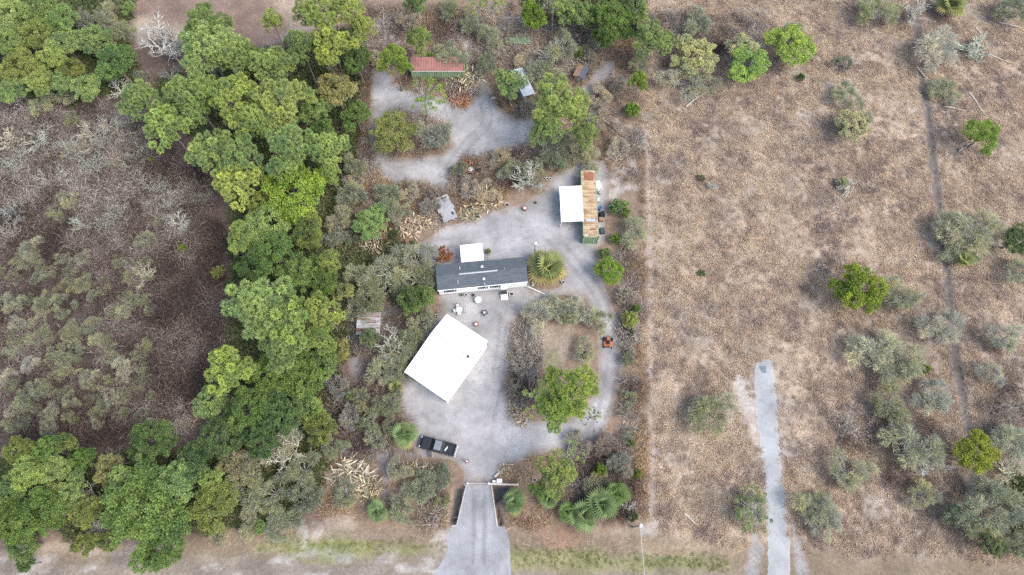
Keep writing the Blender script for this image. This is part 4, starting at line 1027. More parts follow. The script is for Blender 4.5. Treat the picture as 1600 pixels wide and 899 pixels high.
MB().box((-2.74, 0, 0.52), (0.16, 1.86, 0.22)).build('front_bumper', M_silver, tk, bevel=0.03)
MB().box((-2.70, 0, 0.82), (0.06, 1.1, 0.22)).build('grille', M_dark, tk)
for s in (-1, 1):
    MB().box((-2.66, s * 0.72, 0.84), (0.12, 0.32, 0.2)).build('headlight', M_plate, tk)
    MB().box((2.73, s * 0.84, 0.85), (0.04, 0.13, 0.36)).build('tail_light', M_shirt, tk)
    MB().box((-0.95, s * 1.02, 1.2), (0.14, 0.22, 0.17)).build('mirror', M_truck, tk, bevel=0.03)
    for x in (-1.75, 1.75):
        w = MB().tube([(x, s * 0.70, 0.37), (x, s * 0.95, 0.37)], [0.37, 0.37], 20).build('wheel', M_rubber, tk)
        MB().tube([(x, s * 0.88, 0.37), (x, s * 0.965, 0.37)], 0.21, 14).build('rim', M_silver, w)
dd = MB().box((0.46, 0.0, 0.78), (0.92, 0.07, 0.72)).build('open_door', M_truck, tk, loc=(-0.75, -0.98, 0), rz=math.radians(-70), bevel=0.02)
MB().box((0.48, 0.0, 1.38), (0.74, 0.04, 0.42)).build('door_window', M_glass, dd)
MB().box((0.8, -0.05, 0.98), (0.16, 0.03, 0.03)).build('handle', M_silver, dd)
bg = tag(empty('cargo_sack', (0, 0, 0)), 'small white sack lying in the bed of the black pickup', 'sack')
bp = Matrix.Translation((-11.1, 14.95, 0)) @ Matrix.Rotation(ta, 4, 'Z') @ Vector((1.25, -0.1, 0.66)); bg.location = bp; bg.rotation_euler = (0, 0, ta + 1.2); bg.scale = (0.75, 0.75, 0.75)
MB().add([(-0.5, -0.16, 0), (0.5, -0.2, 0), (0.5, 0.2, 0), (-0.45, 0.16, 0), (-0.38, -0.08, 0.2), (0.36, -0.11, 0.28), (0.38, 0.1, 0.26), (-0.36, 0.08, 0.2)], [(3, 2, 1, 0), (4, 5, 6, 7), (0, 1, 5, 4), (1, 2, 6, 5), (2, 3, 7, 6), (3, 0, 4, 7)]).build('cloth', M_vent, bg, bevel=0.06)
MB().tube([(0.46, 0, 0.14), (0.62, 0.03, 0.18)], [0.07, 0.13], 8).build('neck', M_vent, bg)

# ------------------------------------------------------------------ riding mower
mw = tag(empty('riding_mower', (15.25, 31.3, 0), math.radians(-95)), 'orange riding mower standing on the east gravel lane', 'mower')
MB().add([(-0.75, -0.3, 0.3), (0.1, -0.34, 0.3), (0.1, 0.34, 0.3), (-0.75, 0.3, 0.3), (-0.7, -0.26, 0.85), (0.05, -0.28, 0.72), (0.05, 0.28, 0.72), (-0.7, 0.26, 0.85)], [(3, 2, 1, 0), (4, 5, 6, 7), (0, 1, 5, 4), (1, 2, 6, 5), (2, 3, 7, 6), (3, 0, 4, 7)]).build('engine_cover', M_orange, mw, bevel=0.06)
MB().lathe([(0.72, 0.12), (0.76, 0.16), (0.76, 0.28), (0.68, 0.34), (0.3, 0.36)], (0.25, 0, 0), 18).build('deck', M_orange, mw)
MB().box((0.2, 0, 0.62), (0.46, 0.5, 0.12)).build('seat', M_rubber, mw, bevel=0.04); MB().box((-0.02, 0, 0.85), (0.12, 0.5, 0.4)).build('backrest', M_rubber, mw, bevel=0.04)
MB().box((0.82, 0, 0.34), (0.35, 0.7, 0.06)).build('footplate', M_dark, mw); MB().box((0.95, 0, 0.3), (0.16, 0.8, 0.1)).build('front_bar', M_palewood, mw)
for s in (-1, 1):
    for x, r, w_ in ((-0.45, 0.3, 0.26), (0.85, 0.17, 0.14)):
        w = MB().tube([(x, s * 0.62 - w_ / 2, r), (x, s * 0.62 + w_ / 2, r)], r, 16).build('wheel', M_rubber, mw)
        MB().tube([(x, s * 0.62 - w_ / 2 - 0.01, r), (x, s * 0.62 + w_ / 2 + 0.01, r)], r * 0.5, 10).build('rim', M_silver, w)
    MB().tube([(0.3, s * 0.34, 0.5), (0.5, s * 0.32, 0.95), (0.62, s * 0.1, 1.0)], 0.025, 6).build('control_lever', M_dark, mw)
    MB().tube([(-0.6, s * 0.36, 0.4), (-0.62, s * 0.36, 1.25)], 0.03, 6).build('roll_bar', M_dark, mw)
MB().tube([(-0.62, -0.37, 1.25), (-0.62, 0.37, 1.25)], 0.03, 6).build('roll_bar_top', M_dark, mw)

# ------------------------------------------------------------------ person walking from the gate
def skin_figure(name, verts, edges, radii, mat, parent, root=0, levels=1):
    me = bpy.data.meshes.new(name); me.from_pydata([tuple(v) for v in verts], edges, []); me.materials.append(mat)
    o = link(name, me, parent)
    s = o.modifiers.new('skin', 'SKIN'); s.use_smooth_shade = True
    if not me.skin_vertices: 
        bpy.context.view_layer.objects.active = o
    for i, r in enumerate(radii):
        sv = me.skin_vertices[0].data[i]; sv.radius = r if hasattr(r, '__len__') else (r, r); sv.use_root = (i == root)
    sub = o.modifiers.new('sub', 'SUBSURF'); sub.levels = levels; sub.render_levels = levels
    return o
pe = tag(empty('person', (*G(729.3, 722, 0.4), 0), math.radians(-35)), 'person in a dark red top and white cap standing near the gate', 'person')
V = []; E = []; Rr = []
def jv(p, r, par=None):
    V.append(p); Rr.append(r); i = len(V) - 1
    if par is not None: E.append((par, i))
    return i
pel = jv((0, 0, 0.95), (0.14, 0.10)); wst = jv((0, 0, 1.12), (0.13, 0.09), pel); cst = jv((0.02, 0, 1.34), (0.15, 0.11), wst); nk = jv((0.03, 0, 1.50), 0.055, cst)
hd = jv((0.05, 0, 1.60), 0.085, nk); ht = jv((0.05, 0, 1.70), 0.08, hd)
nose = jv((0.15, 0, 1.61), 0.018, hd)
for s in (-1, 1):
    jv((0.04, s * 0.095, 1.61), 0.014, hd)
    shd = jv((0.01, s * 0.20, 1.42), 0.06, cst); el = jv((0.10, s * 0.27, 1.16), 0.045, shd); wr = jv((0.30, s * 0.14, 1.12), 0.030, el); pm = jv((0.37, s * 0.11, 1.12), (0.035, 0.02), wr)
    for k, (dy, L) in enumerate(((-0.03, 0.07), (-0.01, 0.085), (0.01, 0.08), (0.03, 0.06))):
        a = jv((0.42, s * 0.11 + dy, 1.115), 0.009, pm); jv((0.42 + L * 0.6, s * 0.11 + dy, 1.09), 0.008, a)
    th_ = jv((0.36, s * 0.07, 1.13), 0.010, wr); jv((0.40, s * 0.045, 1.12), 0.009, th_)
    hip = jv((0, s * 0.09, 0.88), 0.085, pel); st_ = 0.22 * s; kn = jv((st_ * 0.6 + 0.04, s * 0.10, 0.48), 0.06, hip); an = jv((st_, s * 0.10, 0.09), 0.042, kn); jv((st_ + 0.16, s * 0.11, 0.04), 0.035, an)
try:
    skin_figure('body', V, E, Rr, M_skin, pe)
    tors = [(0, 0, 0.93), (0, 0, 1.12), (0.02, 0, 1.34), (0.025, 0, 1.44)]; te = [(0, 1), (1, 2), (2, 3)]; tr_ = [(0.165, 0.125), (0.16, 0.12), (0.18, 0.135), (0.09, 0.08)]
    for s in (-1, 1): 
        tors += [(0.01, s * 0.20, 1.42), (0.10, s * 0.27, 1.16), (0.2, s * 0.2, 1.14)]; k = len(tors) - 3; te += [(2, k), (k, k + 1), (k + 1, k + 2)]; tr_ += [0.085, 0.062, 0.055]
    skin_figure('shirt', tors, te, tr_, M_shirt, pe)
    lg = [(0, 0, 0.95)]; le = []; lr = [(0.155, 0.115)]
    for s in (-1, 1): 
        st_ = 0.22 * s; lg += [(0, s * 0.09, 0.86), (st_ * 0.6 + 0.04, s * 0.10, 0.48), (st_, s * 0.10, 0.1)]; k = len(lg) - 3; le += [(0, k), (k, k + 1), (k + 1, k + 2)]; lr += [0.1, 0.075, 0.06]
    skin_figure('trousers', lg, le, lr, M_denim, pe)
except Exception as ex:
    print('figure', ex)
MB().lathe([(0.115, 0), (0.118, 0.05), (0.095, 0.11), (0.04, 0.14)], (0.05, 0, 1.68), 14).add([(0.13, -0.09, 1.69), (0.27, -0.07, 1.675), (0.27, 0.07, 1.675), (0.13, 0.09, 1.69), (0.13, -0.09, 1.70), (0.27, -0.07, 1.685), (0.27, 0.07, 1.685), (0.13, 0.09, 1.70)], [(3, 2, 1, 0), (4, 5, 6, 7), (0, 1, 5, 4), (1, 2, 6, 5), (2, 3, 7, 6), (3, 0, 4, 7)]).build('cap', M_vent, pe)
for s in (-1, 1): MB().lathe([(0.011, 0), (0.011, 0.012)], (0.128, s * 0.035, 1.625), 6).build('eye', M_dark, pe)
MB().box((0.132, 0, 1.565), (0.012, 0.05, 0.012)).build('mouth', M_terra, pe)
# ------------------------------------------------------------------ gate, fence, poles
gt = tag(empty('gate', (*G(748, 757, 0), 0)), 'thin pale pipe gate across the top of the driveway', 'gate')
gl, gr = Vector((*G(731, 756.5), 0)) - gt.location, Vector((*G(764, 756.5), 0)) - gt.location
for p in (gl, gr):
    po = MB().tube([p, p + Vector((0, 0, 1.25))], 0.09, 10).build('post', M_white, gt); MB().lathe([(0.12, 0), (0.13, 0.06), (0.05, 0.14)], p + Vector((0, 0, 1.25)), 10).build('post_cap', M_white, po)
for z in (0.3, 0.75, 1.15): MB().tube([gl + Vector((0, 0, z)), gr + Vector((0, 0, z))], 0.022, 6).build('rail', M_ridge, gt)
fn = tag(empty('board_fence', (*G(786, 758), 0)), 'short white board fence running east from the gate', 'fence')
f0, f1 = Vector((*G(762, 757), 0)) - fn.location, Vector((*G(810, 758.5), 0)) - fn.location
fa = math.atan2((f1 - f0).y, (f1 - f0).x); fl = (f1 - f0).length
for t in (0.02, 0.34, 0.66, 0.98): p = f0.lerp(f1, t); MB().box((p.x, p.y, 0.5), (0.13, 0.13, 1.0), fa).build('post', M_palewood, fn)
c = (f0 + f1) / 2
for z in (0.35, 0.7): MB().box((c.x, c.y - 0.1, z), (fl, 0.04, 0.16), fa).build('board', M_palewood, fn)
MB().box((c.x, c.y, 1.02), (fl, 0.2, 0.04), fa).build('cap_board', M_palewood, fn)
for (px, py, w, d, h, lab) in ((773, 753.5, 0.6, 0.45, 0.6, 'low grey utility box behind the white board fence'), (780.5, 752, 0.7, 0.55, 0.95, 'taller white slatted utility box behind the white board fence')):
    u = tag(empty('utility_box', (*G(px, py, 0.5), 0), 0.03), lab, 'utility box', 'utility boxes behind the fence')
    MB().box((0, 0, h / 2), (w, d, h)).build('case', M_plate, u, bevel=0.03); MB().box((0, 0, h + 0.02), (w + 0.06, d + 0.06, 0.04)).build('lid', M_vent, u)
    for k in range(4): MB().box((0, -d / 2 - 0.01, 0.12 + k * h * 0.2), (w * 0.8, 0.02, 0.04)).build('louvre', M_ridge, u)

def pole(px, py, h, label, arm=True, r=0.13, mat=M_timber, name='light_pole'):
    x, y = G(px, py); o = tag(empty(name, (x, y, 0)), label, 'pole')
    MB().tube([(0, 0, 0), (0, 0, h)], [r, r * 0.75], 10).build('shaft', mat, o)
    if arm:
        MB().box((0, 0, h - 0.5), (1.3, 0.1, 0.1), -0.25).build('crossarm', M_palewood, o)
        MB().tube([(-0.12, 0, h * 0.45), (-0.55, 0.2, h * 0.45)], 0.03, 6).build('bracket', M_palewood, o); MB().tube([(0.12, 0, h * 0.4), (0.6, -0.2, h * 0.42)], 0.03, 6).build('bracket', M_palewood, o)
    MB().lathe([(0.1, -0.05), (0.24, 0.02), (0.26, 0.12), (0.16, 0.24), (0.05, 0.28)], (0, 0, h), 14).build('lamp_head', M_vent, o)
    return o
pole(835, 400, 5.0, 'tall light pole with crossarm beside the home end palm')
p2 = pole(989, 824, 6.5, 'utility pole with a white lamp head at the road verge', False, 0.15)
for (px, py, lab) in ((832.5, 446, 'short white post with a round cap at the home east end'),):
    o = tag(empty('bollard', (*G(px, py), 0)), lab, 'post'); MB().tube([(0, 0, 0), (0, 0, 1.3)], 0.04, 8).build('rod', M_white, o); MB().lathe([(0.16, 0), (0.18, 0.1), (0.08, 0.2)], (0, 0, 0), 12).build('foot', M_vent, o)
cb = MB(); a = Vector((*G(989, 824), 6.1)); b = Vector((a.x + 1.4, -34, 6.8)); cb.tube([a.lerp(b, t) - Vector((0, 0, 1.1 * (1 - (2 * t - 1) ** 2))) for t in np.linspace(0, 1, 24)], 0.035, 5)
tag(cb.build('overhead_cable', M_silver), 'thin pale cable running from the verge pole over the road', 'cable')
pw = Vector((*G(824, 448), 0.12)); pv = Vector((*G(851, 460), 0.08))
tag(MB().tube([pw, pv], 0.09, 8).build('drain_pipe', M_white), 'long white pipe lying from the home corner to the lane', 'pipe')

# ------------------------------------------------------------------ yard furniture and clutter
def round_table(px, py, r, h, mat, label):
    o = tag(empty('round_table', (*G(px, py, h), 0)), label, 'table')
    MB().lathe([(r - 0.03, h - 0.03), (r, h - 0.02), (r, h), (r - 0.04, h + 0.012)], (0, 0, 0), 28).build('tabletop', mat, o)
    for k in range(4): t = k * math.pi / 2 + 0.4; MB().tube([(r * 0.6 * math.cos(t), r * 0.6 * math.sin(t), h - 0.03), (r * 0.75 * math.cos(t), r * 0.75 * math.sin(t), 0)], 0.03, 6).build('leg', mat, o)
    return o
round_table(747.3, 468.5, 0.6, 0.72, M_plate, 'white round garden table standing alone below the home wall')
round_table(717.5, 484, 0.55, 0.72, M_plate, 'pale round table among the white garden chairs')
def garden_chair(px, py, rz, label):
    o = tag(empty('garden_chair', (*G(px, py, 0.45), 0), rz), label, 'chair', 'white garden chairs')
    MB().box((0, 0, 0.42), (0.48, 0.48, 0.05)).build('seat', M_vent, o, bevel=0.015)
    MB().box((-0.24, 0, 0.68), (0.05, 0.46, 0.46), 0).build('backrest', M_vent, o, bevel=0.015)
    for s in (-1, 1):
        MB().box((0, s * 0.25, 0.62), (0.46, 0.05, 0.04)).build('armrest', M_vent, o)
        for t in (-1, 1): MB().tube([(t * 0.2, s * 0.2, 0.41), (t * 0.24, s * 0.23, 0)], 0.025, 6).build('leg', M_vent, o)
garden_chair(711.5, 486, 0.2, 'white garden chair on the west side of the pale table')
garden_chair(717.5, 490.5, 1.6, 'white garden chair on the south side of the pale table')
garden_chair(715.5, 479, -1.2, 'white garden chair on the north side of the pale table')
garden_chair(727, 485.5, 2.8, 'white garden chair set apart east of the pale table')
def square_table(px, py, rz, w, h, mat, mat2, label, name, cat):
    o = tag(empty(name, (*G(px, py, h), 0), rz), label, cat)
    for s in (-1, 1):
        MB().box((s * w * 0.42, 0, h), (w * 0.16, w, 0.05)).build('rim_board', mat, o); MB().box((0, s * w * 0.42, h + 0.004), (w * 0.68, w * 0.16, 0.05)).build('rim_board', mat, o)
        for t in (-1, 1): MB().box((s * w * 0.4, t * w * 0.4, h / 2 - 0.02), (0.07, 0.07, h - 0.04)).build('leg', mat, o)
    MB().lathe([(w * 0.30, h - 0.12), (w * 0.33, h - 0.01), (w * 0.26, h - 0.015), (w * 0.14, h - 0.1)], (0, 0, 0), 16).build('bowl', mat2, o)
square_table(757.3, 488.5, 0.6, 0.78, 0.5, M_dark, M_ridge, 'dark square fire pit table on the gravel', 'fire_pit', 'fire pit')
square_table(744, 506.5, 0.25, 0.72, 0.5, M_rust, M_vent, 'rusty red square table near the workshop corner', 'small_table', 'table')
def pot(px, py, r, h, mat, label, name='pot', cat='pot', fill=M_dark, group=None):
    o = tag(empty(name, (*G(px, py, h), 0)), label, cat, group)
    MB().lathe([(r * 0.75, 0), (r, h * 0.85), (r * 1.08, h), (r * 0.9, h), (r * 0.85, h * 0.8)], (0, 0, 0), 16).build('shell', mat, o)
    MB().lathe([(r * 0.80, h * 0.805), (r * 0.80, h * 0.83)], (0, 0, 0), 14).build('filling', fill, o)
    return o
pot(716, 476.5, 0.25, 0.5, M_dark, 'black pot north of the garden chairs')
pot(721, 461, 0.22, 0.35, M_tarp, 'green pot against the home south wall')
pot(728, 460.5, 0.25, 0.4, M_vent, 'white bucket against the home south wall', 'bucket', 'bucket')
pot(739.5, 461, 0.22, 0.4, M_dark, 'dark pot against the home south wall near the round table')
pot(682, 493, 0.25, 0.5, M_vent, 'pale bucket by the workshop north corner, nearer the trees', 'bucket', 'bucket'); pot(684.5, 488, 0.2, 0.4, M_plate, 'smaller pale bucket by the workshop north corner', 'bucket', 'bucket')
pot(820.5, 325, 0.36, 0.75, M_terra, 'red barrel planter with a pale top at the gravel edge', 'barrel', 'barrel', M_plate)
pot(792, 320, 0.4, 0.3, M_palewood, 'pale ring planter under the white-branched tree', 'planter', 'planter')
pot(735.8, 264.5, 0.42, 0.8, M_plate, 'white drum beside the russet bush', 'drum', 'drum', M_plate)
pot(855, 279, 0.25, 0.4, M_vent, 'white pot at the gravel corner, first of two', 'pot', 'pot'); pot(860, 279, 0.22, 0.4, M_vent, 'white pot at the gravel corner, second of two', 'pot', 'pot')
pot(837, 316.5, 0.0 + 0.2, 0.3, M_dark, 'dark pot on the gravel east of the red barrel')
pot(880, 441, 0.28, 0.45, M_plate, 'grey pot with dark soil east of the home end palm')
pot(799, 459.5, 0.36, 0.25, M_palewood, 'pale coiled hose pot beside the white steps', 'hose_pot', 'hose pot')
pot(543.5, 528, 0.28, 0.5, M_vent, 'white bucket on the darker lane west of the tin shed', 'bucket', 'bucket')
pot(941.5, 512, 0.18, 0.3, M_vent, 'small white pot on the lane north of the mower')
pot(835, 750, 0.3, 0.3, M_palewood, 'pale ring pot beside the pine east of the gate')
tyre = tag(empty('wheel_planter', (*G(664.5, 779, 0.3), 0)), 'upturned wheel with a bright white rim ring in the shrubs', 'wheel')
MB().lathe([(0.36, 0.0), (0.5, 0.04), (0.5, 0.2), (0.42, 0.3), (0.36, 0.27)], (0, 0, 0), 26).build('tyre', M_vent, tyre)
MB().lathe([(0.35, 0.1), (0.35, 0.18), (0.2, 0.16)], (0, 0, 0), 22).build('rim', M_ridge, tyre); MB().lathe([(0.15, 0.17), (0.15, 0.26), (0.08, 0.28)], (0, 0, 0), 16).build('hub', M_plate, tyre)
def crate(px, py, d, rz, mat, label, name, cat, lid=None):
    o = tag(empty(name, (*G(px, py, d[2]), 0), rz), label, cat)
    MB().box((0, 0, d[2] / 2), d, 0, 0.94).build('body', mat, o, bevel=0.03)
    MB().box((0.0, 0, d[2] + 0.03), (d[0] * 1.0, d[1] * 1.0, 0.06), 0.0, 0.9).build('lid', lid or mat, o, bevel=0.02)
    for s in (-1, 1): MB().box((s * d[0] * 0.3, -d[1] / 2 - 0.01, d[2] * 0.6), (0.06, 0.05, d[2] * 0.3)).build('handle', M_dark, o)
    return o
crate(934.5, 288.5, (0.95, 1.55, 0.8), 0.25, M_vent, 'large white chest beside the container', 'chest', 'chest')
crate(936, 300, (0.35, 0.9, 0.3), 0.6, M_galv, 'narrow grey box below the white chest', 'metal_box', 'box')
crate(935, 312, (0.5, 0.7, 0.5), 0.1, M_plate, 'pale box halfway along the container east side', 'storage_box', 'box')
pot(937.5, 324.5, 0.3, 0.85, M_blue, 'bright blue drum beside the container', 'drum', 'drum', M_blue)
crate(941, 333.5, (0.9, 0.8, 1.0), 0.3, M_rubber, 'black wheeled bin beside the container', 'bin', 'bin')
crate(939.5, 342, (0.7, 0.7, 0.6), 0.1, M_brown, 'brown box between the black bin and the navy bundle', 'storage_box', 'box')
crate(941.5, 360, (0.8, 1.0, 0.6), 0.15, M_navy, 'navy tarp bundle beside the container south end', 'tarp_bundle', 'bundle')
crate(747, 265, (0.9, 0.5, 0.4), 0.05, M_rubber, 'black box east of the white drum', 'storage_box', 'box')
crate(733, 258, (0.5, 0.6, 0.5), 0.6, M_navy, 'slate box just north of the white drum', 'storage_box', 'box')
crate(735.5, 324, (0.55, 0.9, 0.5), -0.6, M_rubber, 'black crate among the bleached fronds, northern one', 'crate', 'crate'); crate(745.5, 336, (0.7, 0.7, 0.5), 0.3, M_dark, 'dark crate among the bleached fronds at the gravel edge', 'crate', 'crate')
crate(828, 101, (0.5, 0.6, 0.9), 0.2, M_dark, 'dark bin at the upper end of the pale lean-to', 'bin', 'bin')
crate(771, 153, (0.9, 0.35, 0.25), 0.15, M_palewood, 'pale plank box at the clearing east edge', 'plank_box', 'box'); crate(781, 161, (0.5, 0.8, 0.6), 0.2, M_dark, 'dark box at the clearing east edge under the pine', 'storage_box', 'box')
crate(922, 772, (1.1, 1.2, 0.5), 0.6, M_navy, 'navy tarp sheet over a low box north of the palms', 'tarp_box', 'box')
crate(622, 468, (0.6, 0.5, 0.5), 0.4, M_palewood, 'pale yellow box at the lane end under the oak', 'storage_box', 'box', M_plate)
pw = MB().box((0, 0, 0.9), (0.14, 0.14, 1.8)); tag(pw.build('white_post', M_palewood, loc=(*G(726, 103, 0.5), 0)), 'pale upright post at the east end of the red-roofed shed', 'post')

# logs and fallen stems ------------------------------------------------------
def log(a, b, r, mat, label, name='fallen_log'):
    p, q = Vector((*G(*a), r * 1.05)), Vector((*G(*b), r * 1.05)); d = q - p; n = Vector((-d.y, d.x, 0)).normalized()
    o = tag(empty(name, (p + q) / 2 - Vector((0, 0, r * 1.05))), label, 'log', 'fallen logs'); c = (p + q) / 2 - Vector((0, 0, r * 1.05))
    MB().tube([p - c, p.lerp(q, 0.33) - c + n * d.length * 0.02, p.lerp(q, 0.7) - c - n * d.length * 0.015, q - c], [r, r * 0.95, r * 0.75, r * 0.5], 8).build('stem', mat, o)
    m = p.lerp(q, 0.6) - c; MB().tube([m, m + n * 0.5 + Vector((0, 0, 0.15))], [r * 0.4, r * 0.15], 5).build('branch_stub', mat, o)
for a, b, r, mt, lab in (((1071, 168), (1107, 140), 0.16, M_palebark, 'pale fallen log at the foot of the pale two-tone field shrub'),
                       ((940, 187), (982, 220), 0.16, M_palebark, 'long pale log lying beside the fence line shrubs'),
                       ((1069, 803), (1090, 821), 0.13, M_palewood, 'short bleached log on the dry field near the verge'),
                       ((1513, 145), (1540, 182), 0.13, M_palewood, 'bleached log below the forked dead tree'),
                       ((1475, 167), (1511, 174), 0.11, M_palewood, 'thin bleached log south of the grey shrub by the dark trail'),
                       ((1560, 36), (1592, 43), 0.12, M_palewood, 'pale log near the top east corner'),
                       ((1432, 106), (1449, 125), 0.12, M_palewood, 'short pale log on the dark trail'),
                       ((1497, 238), (1516, 222), 0.12, M_palebark, 'grey log leading to the bright bush beyond the trail'),
                       ((1532, 82), (1577, 98), 0.11, M_palewood, 'long thin bleached stem east of the forked dead tree'),
                       ((1524, 44), (1540, 65), 0.12, M_palewood, 'bleached stem north of the forked dead tree'),
                       ((671, 137), (694, 134), 0.13, M_vent, 'straight white pole on the litter before the red-roofed shed'),
                       ((788, 31), (812, 29), 0.16, M_vent, 'white pole lying beyond the green tarp'),
                       ((796, 625), (797, 650), 0.09, M_palewood, 'thin pale rail at the west edge of the loop island'),
                       ((773, 746), (786, 733), 0.2, M_palewood, 'bleached log beside the gate boxes')):
    log(a, b, r, mt, lab)
# ------------------------------------------------------------------ trees, shrubs, palms
TINT = dict(Y=(0.345, 0.425, 0.165), y=(0.285, 0.37, 0.16), G=(0.16, 0.24, 0.095), D=(0.12, 0.185, 0.09), L=(0.225, 0.325, 0.085), I=(0.25, 0.305, 0.07), Z=(0.29, 0.40, 0.13), O=(0.23, 0.27, 0.115), M=(0.235, 0.325, 0.155),  # greens greyed and lifted to mimic a slight haze veil
            S=(0.40, 0.415, 0.27), s=(0.305, 0.345, 0.215), P=(0.51, 0.51, 0.42), g=(0.33, 0.33, 0.305), W=(0.53, 0.52, 0.50), B=(0.35, 0.305, 0.275), T=(0.29, 0.31, 0.165), R=(0.42, 0.20, 0.135), U=(0.53, 0.45, 0.36), K=(0.20, 0.245, 0.145))
NAME = dict(pine='pine_tree', thin='pine_tree', oak='broadleaf_tree', sage='shrub', bare='bare_tree', round='bush', brush='brush_pile')
CAT = dict(pine='tree', thin='tree', oak='tree', sage='shrub', bare='tree', round='bush', brush='brush pile')
NV = dict(pine=4, thin=2, oak=4, sage=6, bare=3, round=3, brush=3)
FLD = 'shrubs of the dry eastern field'
prng = random.Random(5)
cnt = {}
def plant(kind, px, py, rpx, h, tint, label, group=None, sq=1.0):
    k = cnt.get(kind, 0); cnt[kind] = k + 1
    if group and 'trees' in group: rpx *= 1.12
    if group == FLD: rpx *= 1.14
    zc = ZC[kind] * h / H0[kind]
    x, y = G(px, py, zc); r = rpx * MPP(px, py, zc); s = r / R0[kind]
    root = tag(empty(NAME[kind], (x, y, 0), prng.uniform(0, 6.28)), label, CAT[kind], group)
    root.scale = (s * prng.uniform(0.92, 1.08) * sq, s * prng.uniform(0.92, 1.08) / sq, h / H0[kind])
    cr, tr_ = PROTO[(kind, k % NV[kind])]
    c = link('crown' if kind != 'brush' else 'fronds', cr, root)
    t = TINT[tint]; f = prng.uniform(0.92, 1.08); c.color = (t[0] * f * prng.uniform(0.94, 1.06), t[1] * f, t[2] * f * prng.uniform(0.9, 1.1), 1)
    if tr_: link('trunk' if kind in ('pine', 'thin', 'oak', 'bare') else 'stem', tr_, root)
    return root

